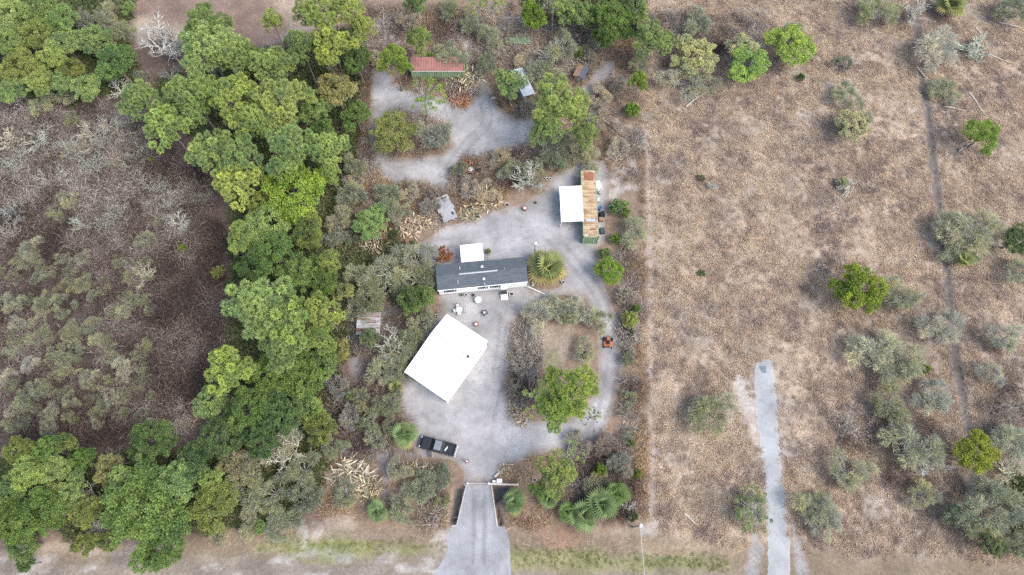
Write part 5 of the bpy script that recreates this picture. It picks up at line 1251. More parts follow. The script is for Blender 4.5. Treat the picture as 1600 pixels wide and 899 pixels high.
NWG = 'trees of the northwest wood'
BELT = 'trees of the long western belt'
SWG = 'trees of the southwest wood'
PLANTS = [
 # northwest wood
 ('oak', 14, 18, 30, 8, 'y', 'yellow-green tree in the extreme top corner of the northwest wood', NWG), ('oak', 58, 10, 26, 8, 'M', 'green tree on the top edge of the northwest wood', NWG), ('oak', 95, 32, 26, 8, 'M', 'green tree just west of the grey shrub in the northwest wood', NWG),
 ('oak', 12, 66, 28, 8, 'M', 'mid green tree on the outer edge of the northwest wood', NWG), ('oak', 52, 52, 28, 8.5, 'O', 'olive tree in the middle of the northwest wood', NWG), ('oak', 100, 68, 25, 8, 'y', 'yellow-green tree in the middle of the northwest wood', NWG),
 ('oak', 28, 102, 28, 8, 'O', 'olive tree low on the outer side of the northwest wood', NWG), ('oak', 78, 92, 24, 8, 'Y', 'bright yellow-green tree at the heart of the northwest wood', NWG), ('oak', 62, 128, 24, 7.5, 'y', 'yellow-green tree above the thicket edge', NWG),
 ('oak', 112, 108, 22, 7.5, 'O', 'olive tree near the dark round tree of the northwest wood', NWG), ('oak', 14, 142, 22, 7, 'M', 'green tree at the bottom corner of the northwest wood', NWG), ('oak', 98, 126, 20, 7, 'M', 'small green tree in the lower northwest wood', NWG),
 ('oak', 148, 60, 26, 8, 'M', 'green tree south of the grey top of the northwest wood', NWG), ('oak', 178, 96, 32, 8.5, 'G', 'round darker green tree at the east side of the northwest wood', NWG), ('oak', 136, 135, 24, 7, 'y', 'yellow-green tree at the southeast tip of the northwest wood', NWG),
 ('sage', 130, 26, 18, 6, 'g', 'grey shrub poking out of the northwest wood', None), ('sage', 165, 22, 24, 6, 'S', 'pale grey-green shrub at the northeast of the northwest wood', None), ('oak', 200, 12, 12, 4, 'M', 'small green tree on the bare ground by the northwest wood', None), ('sage', 185, 45, 24, 5, 's', 'dull green shrub beside the white dead tree', None),
 ('sage', 60, 158, 24, 4, 'S', 'grey-green shrub below the northwest wood, outer one', None), ('sage', 110, 145, 24, 4, 'S', 'grey-green shrub below the northwest wood, inner one', None), ('bare', 180, 132, 20, 4, 'W', 'whitish twiggy shrub on the thicket edge south of the dark round tree', None), ('bare', 25, 150, 14, 3, 'W', 'small whitish twigs under the northwest wood corner', None), ('sage', 110, 185, 18, 3, 'T', 'olive shrub just inside the top of the thicket', None),
 ('bare', 252, 55, 46, 9, 'W', 'tall white dead tree with bare radiating branches', None), ('bare', 262, 112, 20, 4, 'g', 'grey bare shrub under the white dead tree', None), ('sage', 220, 118, 14, 3, 's', 'small green shrub near the white dead tree', None),
 # belt, from the top down
 ('pine', 322, 42, 36, 11, 'G', 'dark green pine rising behind the big bright belt-top pine', BELT), ('pine', 322, 74, 44, 12, 'y', 'big rounded pine beside the white dead tree', BELT), ('pine', 365, 88, 28, 11, 'y', 'yellow-green pine at the outer top of the belt', BELT), ('oak', 390, 88, 24, 9, 'G', 'dark green tree at the top of the belt beside the brown gap', BELT),
 ('pine', 222, 158, 32, 11, 'M', 'mid green pine at the northwest tip of the belt', BELT), ('pine', 262, 198, 34, 11, 'y', 'yellow-green pine overhanging the thicket corner', BELT), ('pine', 300, 150, 40, 12, 'M', 'wide green pine south of the white dead tree', BELT), ('pine', 362, 152, 40, 13, 'Y', 'bright yellow pine in the upper middle of the belt', BELT),
 ('pine', 425, 105, 38, 12, 'y', 'broad yellow-green pine west of the tall grass strip', BELT), ('pine', 425, 32, 15, 9, 'Y', 'small bright pine alone in the brown gap', BELT), ('pine', 500, 22, 36, 13, 'y', 'tall bright pine on the top edge', BELT), ('pine', 545, 20, 26, 12, 'Y', 'bright pine on the top edge next to the straw strip', BELT), ('pine', 470, 72, 24, 12, 'M', 'pine with its pale trunk showing below the crown', BELT), ('pine', 520, 72, 30, 12, 'Y', 'bright tufted pine beside the pale-trunked pine', BELT), ('oak', 556, 92, 24, 9, 'G', 'dark green tree edging the straw strip near the red-roofed shed', BELT), ('pine', 565, 45, 20, 11, 'Y', 'bright pine tip leaning over the straw strip', BELT),
 ('oak', 525, 140, 30, 8, 'T', 'dull olive tree west of the upper clearing', BELT), ('oak', 556, 180, 22, 7, 'G', 'green tree touching the clearing west edge', BELT), ('pine', 440, 160, 40, 13, 'Y', 'largest bright yellow pine cluster of the belt', BELT), ('pine', 400, 190, 34, 12, 'y', 'pine below the bright yellow belt pine', BELT), ('oak', 490, 170, 26, 8, 'M', 'green tree between the yellow pine cluster and the clearing', BELT), ('bare', 522, 108, 14, 4, 'U', 'bleached bare shrub under the belt pines', None), ('oak', 500, 205, 22, 8, 'G', 'green tree west of the reed corner', BELT),
 ('pine', 330, 240, 36, 11, 'y', 'yellow-green pine on the thicket side of the upper belt', BELT), ('pine', 380, 245, 34, 12, 'M', 'green pine in the upper belt behind the bright cluster', BELT), ('pine', 455, 232, 40, 13, 'M', 'wide green pine level with the round island bushes', BELT), ('pine', 515, 232, 28, 11, 'Y', 'bright pine east of the wide green belt pine', BELT), ('pine', 372, 290, 34, 11, 'Y', 'bright pine jutting over the thicket level with the flatbed', BELT), ('pine', 516, 272, 16, 9, 'Y', 'small bright pine tuft above the grey shrubs', BELT), ('sage', 553, 255, 24, 6, 's', 'grey-green shrub against the reeds at the belt edge', None),
 ('oak', 460, 298, 48, 10, 'L', 'large vivid green broadleaf tree in the belt', BELT), ('oak', 420, 345, 36, 9, 'M', 'green broadleaf tree on the thicket side below the vivid one', BELT), ('oak', 405, 320, 26, 8, 'O', 'olive tree squeezed on the thicket edge of the belt', BELT), ('oak', 482, 358, 30, 9, 'O', 'olive-brown tree below the vivid broadleaf', BELT), ('oak', 385, 372, 28, 8.5, 'y', 'yellow-green tree bulging into the thicket', BELT), ('oak', 430, 395, 36, 9, 'G', 'dark broadleaf tree level with the mobile home, inner', BELT), ('oak', 470, 425, 36, 9, 'G', 'dark broadleaf tree level with the mobile home, eastern', BELT), ('oak', 395, 420, 28, 9, 'D', 'deep green tree level with the mobile home, thicket side', BELT),
 ('pine', 515, 408, 16, 9, 'Y', 'small bright pine at the belt edge west of the bare grey shrubs', BELT), ('oak', 505, 440, 24, 8, 'G', 'green tree at the belt edge by the bare grey shrubs', BELT),
 ('pine', 405, 478, 50, 12, 'y', 'huge rounded pine bulging over the thicket', BELT), ('pine', 450, 505, 42, 12, 'y', 'big pine level with the rusty tin shed', BELT), ('pine', 505, 488, 28, 11, 'Y', 'bright pine just west of the rusty tin shed', BELT), ('pine', 500, 530, 24, 10, 'y', 'smaller pine southwest of the rusty tin shed', BELT), ('pine', 445, 545, 34, 11, 'M', 'green pine level with the workshop', BELT),
 ('pine', 358, 578, 34, 11, 'Y', 'bright yellow pine standing out from the belt into the thicket', BELT), ('oak', 420, 590, 38, 9, 'G', 'dark broadleaf tree level with the workshop, outer', BELT), ('oak', 470, 585, 36, 9, 'G', 'dark broadleaf tree level with the workshop, inner', BELT), ('oak', 505, 570, 26, 8, 'M', 'green tree at the belt edge level with the workshop', BELT), ('oak', 385, 640, 36, 9, 'G', 'dark broadleaf tree south of the yellow belt pine', BELT), ('oak', 325, 628, 26, 8, 'M', 'green tree on the thicket edge near its southern end', BELT), ('oak', 435, 645, 34, 9, 'D', 'deep green tree in the southern belt', BELT), ('oak', 478, 632, 28, 8, 'y', 'yellow-green tree on the inner side of the southern belt', BELT), ('oak', 500, 670, 24, 7, 'O', 'olive tree beside the gravel lane bend', BELT), ('oak', 345, 680, 32, 9, 'D', 'deep green tree at the south end of the thicket', BELT), ('oak', 405, 690, 26, 8, 'D', 'deep green tree north of the pale bare shrub mass', BELT), ('oak', 535, 455, 18, 6, 'T', 'olive tree at the belt edge north of the tin shed', BELT), ('oak', 530, 545, 18, 6, 'T', 'olive tree on the belt edge south of the tin shed', BELT),
 # southwest wood
 ('oak', 28, 706, 26, 8, 'O', 'olive tree at the outer north edge of the southwest wood', SWG), ('oak', 70, 702, 26, 8, 'G', 'dark green tree at the north edge of the southwest wood', SWG), ('oak', 100, 692, 20, 7, 'O', 'olive treetop at the north edge of the southwest wood', SWG), ('oak', 45, 738, 26, 8.5, 'Y', 'bright yellow-green tree in the outer southwest wood', SWG), ('oak', 85, 740, 26, 8, 'y', 'yellow-green tree in the outer southwest wood, inner one', SWG), ('oak', 125, 720, 22, 7, 'G', 'green tree just south of the thicket', SWG), ('oak', 15, 770, 26, 8, 'M', 'green tree on the outer edge of the southwest wood', SWG), ('oak', 62, 800, 38, 9, 'G', 'broad dark green tree low in the southwest wood', SWG), ('oak', 20, 815, 34, 9, 'G', 'dark green tree in the outer lower southwest wood', SWG), ('oak', 110, 768, 26, 8, 'M', 'green tree beside the white-branched shrub', SWG), ('oak', 30, 850, 26, 7, 'G', 'dark green tree overhanging the dirt road corner', SWG), ('oak', 135, 800, 24, 7, 'O', 'olive tree south of the white-branched shrub', SWG), ('oak', 38, 880, 14, 5, 'D', 'small dark bush-like tree at the dirt road edge', SWG), ('oak', 130, 850, 18, 5, 'O', 'small olive tree at the dirt road edge', SWG), ('oak', 165, 845, 18, 5, 'O', 'small yellowish tree beside the largest dark tree', SWG),
 ('oak', 235, 690, 36, 9, 'D', 'deep green tree at the thicket south end, western one', SWG), ('oak', 170, 735, 24, 7, 'T', 'dull olive tree behind the white-branched shrub', SWG), ('oak', 228, 792, 66, 10.5, 'G', 'the largest dark green tree beside the dirt road', SWG), ('oak', 200, 760, 32, 9, 'M', 'green treetop behind the largest dark tree', SWG), ('oak', 275, 755, 34, 9, 'M', 'green tree northeast of the largest dark tree', SWG), ('oak', 335, 790, 36, 8, 'O', 'yellowish olive tree east of the largest dark tree', SWG), ('oak', 330, 755, 24, 8, 'y', 'yellow-green treetop above the yellowish olive tree', SWG), ('oak', 245, 862, 36, 7, 'G', 'dark green spreading tree leaning over the dirt road', SWG), ('oak', 300, 720, 28, 8, 'D', 'deep green tree south of the thicket corner', SWG),
 ('bare', 40, 742, 16, 8, 'W', 'white bare branches among the outer southwest trees', None), ('bare', 138, 782, 26, 7.5, 'W', 'white-branched shrub in the southwest wood', None), ('bare', 170, 715, 22, 5, 'g', 'grey bare shrub at the thicket south edge', None), ('bare', 295, 722, 18, 9, 'W', 'white bare treetop south of the thicket corner', None), ('bare', 150, 820, 14, 6, 'W', 'small white bare shrub left of the largest dark tree', None), ('bare', 62, 775, 12, 8, 'W', 'small white dead top in the outer southwest wood', None),
 ('sage', 370, 725, 36, 6, 'S', 'tall pale grey shrub between the southwest wood and the lane', None), ('bare', 440, 700, 42, 7, 'P', 'spreading pale grey tree with visible branches south of the belt', None), ('sage', 430, 690, 38, 6, 'P', 'pale grey shrub mass at the southern belt end', None), ('sage', 385, 765, 34, 6, 'S', 'pale grey-green shrub east of the yellowish olive tree', None), ('sage', 470, 735, 36, 5, 's', 'green-grey shrub above the dirt verge, northern', None), ('sage', 425, 770, 38, 5, 's', 'green-grey shrub above the dirt verge, western', None), ('sage', 478, 778, 34, 5, 'K', 'darker green-grey shrub above the dirt verge, eastern', None), ('sage', 440, 815, 30, 4, 's', 'green-grey shrub touching the dirt verge', None), ('sage', 385, 820, 24, 3.5, 'S', 'low grey shrub on the verge south of the pale shrubs', None), ('sage', 340, 838, 20, 3, 'S', 'low pale shrub on the dirt verge', None), ('oak', 405, 825, 12, 3, 'M', 'small green bush on the dirt verge', None), ('sage', 520, 700, 24, 4, 's', 'green-grey shrub beside the lane bend', None),
 # inner west: grey shrubs between belt and yard
 ('sage', 545, 300, 28, 5, 's', 'grey-green shrub north of the round green bush, western', None), ('sage', 605, 305, 28, 5, 's', 'grey-green shrub north of the round green bush, eastern', None), ('sage', 622, 328, 22, 4.5, 'S', 'grey shrub beside the reeds near the flatbed', None), ('sage', 525, 340, 26, 5, 'S', 'silvery shrub west of the round green bush', None), ('sage', 520, 368, 22, 4.5, 'g', 'grey shrub southwest of the round green bush', None), ('oak', 579, 346, 32, 5.5, 'M', 'round green bushy tree above the bleached fronds', None), ('sage', 548, 372, 18, 3, 'K', 'dark shrub at the west end of the bleached fronds', None), ('round', 615, 365, 10, 2.5, 'D', 'dark small bush among the bleached fronds', None),
 ('sage', 648, 402, 42, 6, 'S', 'wide pale grey-green shrub west of the home, northern', None), ('sage', 600, 425, 40, 6, 'S', 'wide pale grey-green shrub west of the home, western', None), ('sage', 665, 425, 26, 5, 'T', 'olive shrub against the home west end', None), ('bare', 615, 425, 34, 6, 'P', 'pale bare tree amid the grey-green shrubs west of the home', None), ('sage', 560, 432, 28, 5, 'S', 'grey-green shrub at the belt edge level with the home', None), ('sage', 575, 470, 34, 5.5, 'T', 'olive-grey shrub north of the tin shed', None), ('sage', 625, 445, 26, 5, 's', 'green-grey shrub north of the dark round tree', None), ('oak', 651, 466, 32, 6.5, 'G', 'dark round tree by the home southwest corner', None), ('sage', 553, 482, 22, 4, 'S', 'grey-green shrub touching the tin shed', None),
 ('round', 694, 397, 17, 3, 'R', 'red-leaved bush behind the home', None), ('round', 763, 393, 6, 1.5, 'T', 'tiny olive bush east of the white canopy', None),
 ('oak', 577, 528, 17, 5, 'K', 'small green tree spilling over the rusty tin roof', None), ('sage', 660, 500, 28, 5, 'S', 'grey-green shrub northwest of the workshop', None), ('sage', 625, 545, 34, 5, 'S', 'pale grey shrub along the workshop west side', None), ('bare', 612, 540, 34, 6, 'P', 'pale spreading bare tree west of the workshop', None), ('sage', 640, 525, 24, 5, 's', 'green-grey shrub close to the workshop west wall', None), ('sage', 600, 575, 34, 5, 'S', 'pale shrub south of the bare tree west of the workshop', None), ('sage', 632, 580, 22, 4, 's', 'green-grey shrub at the workshop west corner', None), ('sage', 525, 600, 24, 4.5, 'g', 'grey shrub on the lane west side level with the workshop', None), ('sage', 560, 622, 24, 4, 'T', 'olive shrub on the lane south of the tin shed', None), ('round', 548, 615, 14, 2.5, 'M', 'small green bush on the lane south of the tin shed', None), ('sage', 605, 630, 28, 4, 'T', 'olive shrub southwest of the workshop', None), ('sage', 580, 655, 24, 4, 's', 'green-grey shrub southwest of the workshop, lower', None), ('sage', 545, 650, 22, 4, 'g', 'grey shrub above the lane corner', None), ('round', 565, 660, 14, 2.5, 'M', 'bright small bush above the lane corner', None), ('sage', 612, 668, 22, 4, 'T', 'olive shrub beside the palm near the pickup', None), ('sage', 585, 685, 22, 3.5, 'S', 'pale shrub by the lane near the pickup', None), ('oak', 490, 655, 18, 6, 'O', 'olive small tree at the lane corner', None),
 # bleached frond heaps
 ('brush', 640, 352, 24, 1.6, 'U', 'bleached frond heap west of the flatbed', None), ('brush', 665, 345, 16, 1.5, 'U', 'smaller bleached frond heap touching the flatbed', None), ('brush', 582, 377, 26, 1.4, 'U', 'long bleached frond heap below the round green bush', None), ('brush', 602, 360, 12, 1.5, 'U', 'small bleached heap beside the dark small bush', None), ('brush', 762, 308, 24, 1.8, 'U', 'bleached stick heap east of the flatbed', None), ('brush', 735, 332, 20, 1.3, 'U', 'bleached stick heap beside the flatbed corner', None), ('brush', 550, 745, 34, 1.6, 'U', 'bleached frond heap south of the lane', None), ('brush', 575, 765, 22, 1.4, 'U', 'bleached frond heap south of the lane, smaller', None), ('brush', 730, 122, 26, 2.2, 'U', 'tall tan brush heap beside the red-roofed shed', None), ('brush', 720, 150, 22, 1.4, 'R', 'rust-brown brush heap before the red-roofed shed', None), ('brush', 665, 740, 20, 1.6, 'U', 'tan dead frond heap south of the pickup', None), ('brush', 640, 735, 14, 1.4, 'U', 'tan dead frond heap beside the pickup palm', None), ('brush', 808, 640, 14, 1.0, 'U', 'bleached frond heap at the loop island corner', None), ('brush', 803, 555, 12, 1.0, 'U', 'small bleached heap at the loop island west edge', None), ('brush', 790, 735, 14, 1.0, 'U', 'pale brush heap east of the gate', None), ('brush', 815, 655, 14, 0.9, 'U', 'pale brush heap at the island south corner', None), ('brush', 300, 655, 14, 1.0, 'U', 'tan brush heap at the south end of the thicket', None), ('brush', 755, 68, 12, 1.0, 'U', 'pale brush heap by the upper white sand', None),
 # upper clearing
 ('oak', 614, 206, 43, 6.5, 'O', 'round yellow-olive tree on the clearing island', None), ('sage', 677, 206, 39, 5.5, 'g', 'round silver-grey shrub on the clearing island', None), ('pine', 617, 95, 30, 10, 'L', 'vivid pine in front of the red-roofed shed', None), ('pine', 655, 62, 22, 9, 'y', 'pine behind the red-roofed shed', None), ('thin', 662, 148, 34, 8, 'L', 'thin open pine over the gravel clearing', None), ('sage', 702, 84, 32, 5, 's', 'grey-green shrub overhanging the red roof', None), ('round', 672, 88, 9, 3.4, 'y', 'small bright bush at the red roof edge', None), ('sage', 765, 55, 24, 5, 's', 'dark grey shrub between the sand and the green tarp', None), ('sage', 762, 95, 24, 5, 'K', 'darker shrub north of the clearing east arm', None), ('pine', 797, 130, 28, 8, 'y', 'pine covering the pale blue lean-to', None), ('sage', 800, 262, 26, 5, 's', 'green-grey shrub west of the white-branched tree', None), ('bare', 822, 272, 30, 6, 'W', 'white-branched tree at the edge of the north gravel', None), ('sage', 832, 268, 28, 4.5, 'T', 'olive shrub beneath the white-branched tree', None), ('sage', 870, 235, 36, 5, 'K', 'dull green shrub above the container gravel', None), ('sage', 905, 225, 30, 5, 'S', 'grey shrub northwest of the container', None), ('sage', 715, 262, 16, 2.5, 'K', 'dark low shrub at the clearing south edge', None), ('brush', 727, 260, 14, 1.6, 'R', 'russet dry bush beside the white drum', None), ('sage', 780, 245, 22, 3, 'U', 'straw coloured grassy shrub south of the clearing', None), ('sage', 760, 300, 26, 2.5, 'U', 'straw coloured low shrub among the stick heaps', None), ('sage', 735, 290, 24, 2.5, 'U', 'straw coloured low shrub north of the flatbed corner', None),
 ('pine', 872, 160, 46, 11, 'y', 'large loose pine northeast of the clearing', None), ('pine', 850, 205, 28, 10, 'M', 'pine south of the large loose pine', None), ('pine', 915, 210, 22, 9, 'y', 'smaller bright pine toward the fence line', None), ('thin', 895, 180, 34, 10, 'y', 'open pine beside the large loose pine', None), ('sage', 878, 70, 36, 6, 'S', 'pale grey-green shrub with white branches north of the large loose pine', None), ('bare', 868, 72, 26, 6, 'W', 'white bare branches inside the pale shrub north of the large pine', None), ('round', 905, 82, 12, 3, 'M', 'green bush beside the small brown hut', None), ('sage', 850, 108, 28, 4.5, 's', 'green-grey shrub north of the pale lean-to', None), ('round', 858, 118, 10, 2.5, 'L', 'vivid low bush between lean-to and large pine', None), ('sage', 925, 245, 26, 3.5, 'S', 'grey low shrub north of the container', None),
 ('oak', 832, 22, 26, 7, 'L', 'vivid green tree on the top edge beyond the green tarp', None), ('oak', 885, 12, 26, 8, 'y', 'yellow-green tree on the top edge', None), ('oak', 912, 20, 24, 8, 'M', 'green tree on the top edge west of the dark one', None), ('oak', 958, 30, 40, 9, 'G', 'broad dark green tree on the top edge', None), ('oak', 990, 10, 28, 8, 'M', 'green tree on the top edge by the fence line', None), ('oak', 945, 55, 22, 7, 'G', 'dark green tree south of the broad top one', None), ('thin', 770, 8, 20, 9, 'Y', 'open pine on the top edge with slim trunk', None), ('thin', 745, 10, 18, 9, 'y', 'slim pine on the top edge above the straw strip', None), ('thin', 865, 8, 18, 9, 'Y', 'slim pine between the vivid and yellow-green top trees', None), ('pine', 650, 4, 20, 9, 'M', 'green pine top above the straw strip', None), ('sage', 700, 10, 24, 4, 'T', 'olive shrub on the top edge above the straw strip', None),
 ('pine', 1018, 62, 34, 9, 'M', 'loose green pine at the fence line top', None), ('sage', 1005, 30, 22, 5, 'g', 'grey shrub at the fence line top', None), ('pine', 998, 128, 18, 7, 'L', 'small vivid pine on the fence line', None), ('round', 989, 172, 17, 3, 'L', 'vivid rounded bush on the fence line', None), ('sage', 1000, 100, 22, 4, 'S', 'grey-green shrub between the fence line pines', None),
 ('sage', 640, 30, 26, 3, 'U', 'straw coloured shrub north of the upper white sand', None), ('sage', 735, 35, 24, 3, 'T', 'olive shrub between the straw strip and the green tarp', None), ('sage', 588, 88, 16, 3, 'U', 'straw shrub between the belt and the vivid shed pine', None), ('sage', 820, 92, 22, 2.5, 'U', 'straw shrub clump between the green tarp and the pale lean-to', None), ('sage', 940, 148, 26, 3, 'U', 'straw shrub mound south of the short gravel track', None), ('sage', 968, 130, 18, 3.5, 'B', 'brown shrub at the fence line east of the gravel track', None), ('sage', 935, 185, 24, 3, 'B', 'brown shrub beside the long pale log', None), ('sage', 830, 165, 20, 3, 'B', 'brown shrub between the lean-to and the large loose pine', None), ('sage', 925, 75, 22, 3.5, 'B', 'brown shrub north of the small brown hut', None), ('sage', 790, 40, 22, 3, 'B', 'brown shrub tangle beside the green tarp', None), ('sage', 965, 225, 22, 3, 'U', 'straw shrub north of the white sand by the container', None), ('sage', 555, 280, 20, 3, 'U', 'straw shrub at the clearing southwest corner', None), ('sage', 640, 300, 22, 2.6, 'U', 'straw shrub west of the flatbed by the clearing', None), ('sage', 670, 320, 18, 2.6, 'B', 'brown shrub touching the flatbed west side', None),
 # east strip by the container and lane
 ('round', 968, 322, 20, 3, 'M', 'green bush just east of the container', None), ('round', 978, 332, 10, 2.5, 'L', 'vivid bush clump just east of the container', None), ('sage', 988, 362, 30, 4.5, 'S', 'silvery shrub east of the container', None), ('round', 962, 372, 12, 2.6, 'L', 'small vivid bush southeast of the container', None), ('round', 945, 396, 13, 2.6, 'M', 'green bush north of the bright lane bush', None), ('oak', 952, 424, 24, 4, 'L', 'bright lane-side tree level with the home', None), ('round', 985, 498, 17, 3.2, 'Y', 'yellow-green bush beside the rust-red litter', None), ('round', 994, 482, 9, 2.6, 'L', 'vivid small bush above the yellow-green one', None), ('round', 985, 520, 8, 2, 'D', 'dark small bush below the yellow-green one', None), ('bare', 975, 458, 20, 3.5, 'B', 'grey bare bush on the fence line level with the home', None), ('sage', 982, 560, 16, 2.5, 'K', 'dull shrub on the fence line east of the mower', None), ('sage', 985, 620, 16, 2.5, 's', 'dull shrub on the fence line east of the bright loop pine', None), ('sage', 984, 680, 16, 2.5, 'K', 'dull shrub on the fence line near the loop bend', None), ('bare', 978, 640, 18, 2.5, 'B', 'bare brown bush on the fence line', None), ('bare', 980, 590, 16, 2.5, 'B', 'bare brown bush on the fence line south of the mower', None),
 # loop island
 ('sage', 838, 494, 33, 4.5, 'P', 'grey-green shrub at the west of the loop island top', None), ('sage', 870, 480, 28, 4, 'P', 'grey-green shrub in the middle of the loop island top', None), ('sage', 908, 480, 33, 4.5, 'P', 'pale shrub at the east of the loop island top', None), ('sage', 888, 492, 20, 3.5, 'T', 'olive shrub below the pale loop island shrubs', None), ('sage', 938, 500, 24, 4.5, 'S', 'thin pale shrub overhanging the lane by the mower', None), ('pine', 895, 606, 44, 10, 'Z', 'big vivid pine on the loop island', None), ('pine', 868, 640, 36, 9, 'Z', 'green pine at the island south side', None), ('thin', 850, 625, 34, 9, 'Z', 'open green pine at the island southwest', None), ('thin', 922, 652, 16, 8, 'y', 'small open pine at the island southeast tip', None), ('sage', 915, 545, 24, 3, 'S', 'low pale shrub inside the island near the mower', None), ('round', 912, 555, 8, 1.6, 'D', 'dark low bush inside the island near the mower', None), ('bare', 815, 540, 24, 3, 'B', 'brown bare bush on the island west side, upper', None), ('bare', 820, 580, 26, 3, 'B', 'brown bare bush on the island west side, middle', None), ('bare', 812, 615, 24, 3, 'B', 'brown bare bush on the island west side, lower', None), ('bare', 840, 560, 20, 2.5, 'B', 'brown bare bush beside the bare clearing', None),
 # south strip
 ('sage', 686, 745, 27, 4, 'K', 'green shrub south of the pickup beside the driveway', None), ('sage', 655, 765, 30, 4, 's', 'grey-green shrub beside the wheel planter', None), ('sage', 690, 782, 15, 2.5, 'T', 'olive shrub on the west bank of the ditch', None), ('sage', 625, 795, 24, 3.5, 's', 'grey-green shrub beside the verge palm', None), ('sage', 620, 735, 24, 3.5, 'S', 'pale shrub south of the lane near the pickup', None), ('sage', 540, 770, 26, 3, 'T', 'olive shrub in the dead grass above the verge', None),
 ('pine', 868, 742, 34, 9, 'y', 'yellow-green pine east of the gate', None), ('thin', 885, 715, 28, 9, 'y', 'open pine south of the loop bend', None), ('pine', 840, 765, 16, 7, 'y', 'small pine low branch east of the gate', None), ('round', 938, 733, 13, 3, 'L', 'vivid bush between the pine and the fence line', None), ('sage', 970, 725, 26, 4, 'g', 'grey shrub on the fence line south of the loop', None), ('sage', 930, 755, 24, 3, 'T', 'olive shrub north of the navy tarp sheet', None), ('round', 988, 808, 12, 2, 'D', 'dark bush at the foot of the verge pole', None), ('bare', 984, 790, 14, 2.5, 'W', 'whitish bare bush near the verge pole', None), ('round', 997, 740, 9, 2, 'L', 'small vivid bush on the fence path south end', None), ('round', 986, 692, 8, 2, 'L', 'small vivid bush on the fence line by the loop bend', None), ('sage', 905, 690, 26, 3, 'B', 'brown shrub south of the loop bend', None), ('sage', 945, 695, 22, 3, 'B', 'brown shrub at the loop bend corner', None),
 # eastern field
 ('oak', 1085, 85, 34, 6, 'S', 'pale green upper half of the two-tone shrub pair in the field', FLD), ('sage', 1068, 122, 38, 5, 'P', 'pale silver lower shrub of the two-tone pair in the field', FLD), ('sage', 1105, 130, 26, 4.5, 'S', 'pale shrub beside the fallen log', FLD), ('sage', 1090, 32, 28, 5, 's', 'grey-green shrub near the field top', FLD), ('oak', 1168, 100, 34, 5.5, 'Z', 'lime and white shrub in the upper field, western', FLD), ('bare', 1180, 85, 24, 5.5, 'W', 'white branches over the lime and white shrub', None), ('oak', 1160, 72, 22, 5, 'S', 'pale top of the lime and white shrub', FLD), ('oak', 1236, 70, 34, 6, 'Z', 'lime green rounded tree in the upper field, eastern', FLD), ('sage', 1245, 45, 18, 5, 'S', 'pale shrub top behind the lime rounded tree', FLD),
 ('sage', 1378, 14, 34, 5, 's', 'grey-green shrub on the field top edge', FLD), ('bare', 1432, 12, 28, 5.5, 'W', 'white dead shrub on the top edge over the trail', None), ('sage', 1470, 72, 40, 5.5, 'P', 'broad grey dome shrub beside the dark trail', FLD), ('sage', 1320, 95, 16, 3, 'K', 'small dark shrub in the upper field', FLD), ('round', 1252, 120, 7, 1.6, 'D', 'tiny dark bush in the upper field', FLD), ('sage', 1328, 150, 25, 4, 's', 'grey-green shrub above the lime fringed one', FLD), ('oak', 1335, 193, 28, 4.5, 'S', 'pale lime fringed shrub in the mid upper field', FLD), ('round', 1320, 196, 10, 3, 'L', 'lime side clump of the fringed field shrub', FLD), ('sage', 1585, 14, 28, 5, 'K', 'dark shrub in the top east corner', FLD), ('sage', 1480, 138, 24, 3, 's', 'low green-grey shrub amid the bleached logs', FLD), ('pine', 1536, 210, 27, 5, 'L', 'vivid green bush-like pine beyond the trail', FLD), ('bare', 1528, 75, 34, 3, 'P', 'forked fallen dead tree with grey branches', None),
 ('bare', 1325, 290, 17, 2.5, 'W', 'small white bush in the mid field', None), ('round', 1316, 284, 11, 2, 'S', 'pale green side of the small white field bush', FLD), ('bare', 1114, 290, 10, 2, 'W', 'tiny white bush in the western field', None), ('round', 1096, 278, 8, 1.2, 'K', 'tiny green tussock near the tiny white bush', FLD), ('round', 1097, 427, 7, 1, 'K', 'tiny green tussock in the western field', FLD),
 ('sage', 1518, 352, 48, 6, 'S', 'large grey-green dome shrub east of the trail', FLD), ('sage', 1490, 360, 26, 5, 'P', 'silver shrub on the trail side of the large dome', FLD), ('sage', 1505, 385, 30, 4, 's', 'green-grey lower half of the large dome shrub', FLD), ('oak', 1590, 372, 26, 5.5, 'K', 'dull dark green tree on the east edge', FLD), ('sage', 1592, 420, 24, 4, 'S', 'silver shrub on the east edge below the dark tree', FLD),
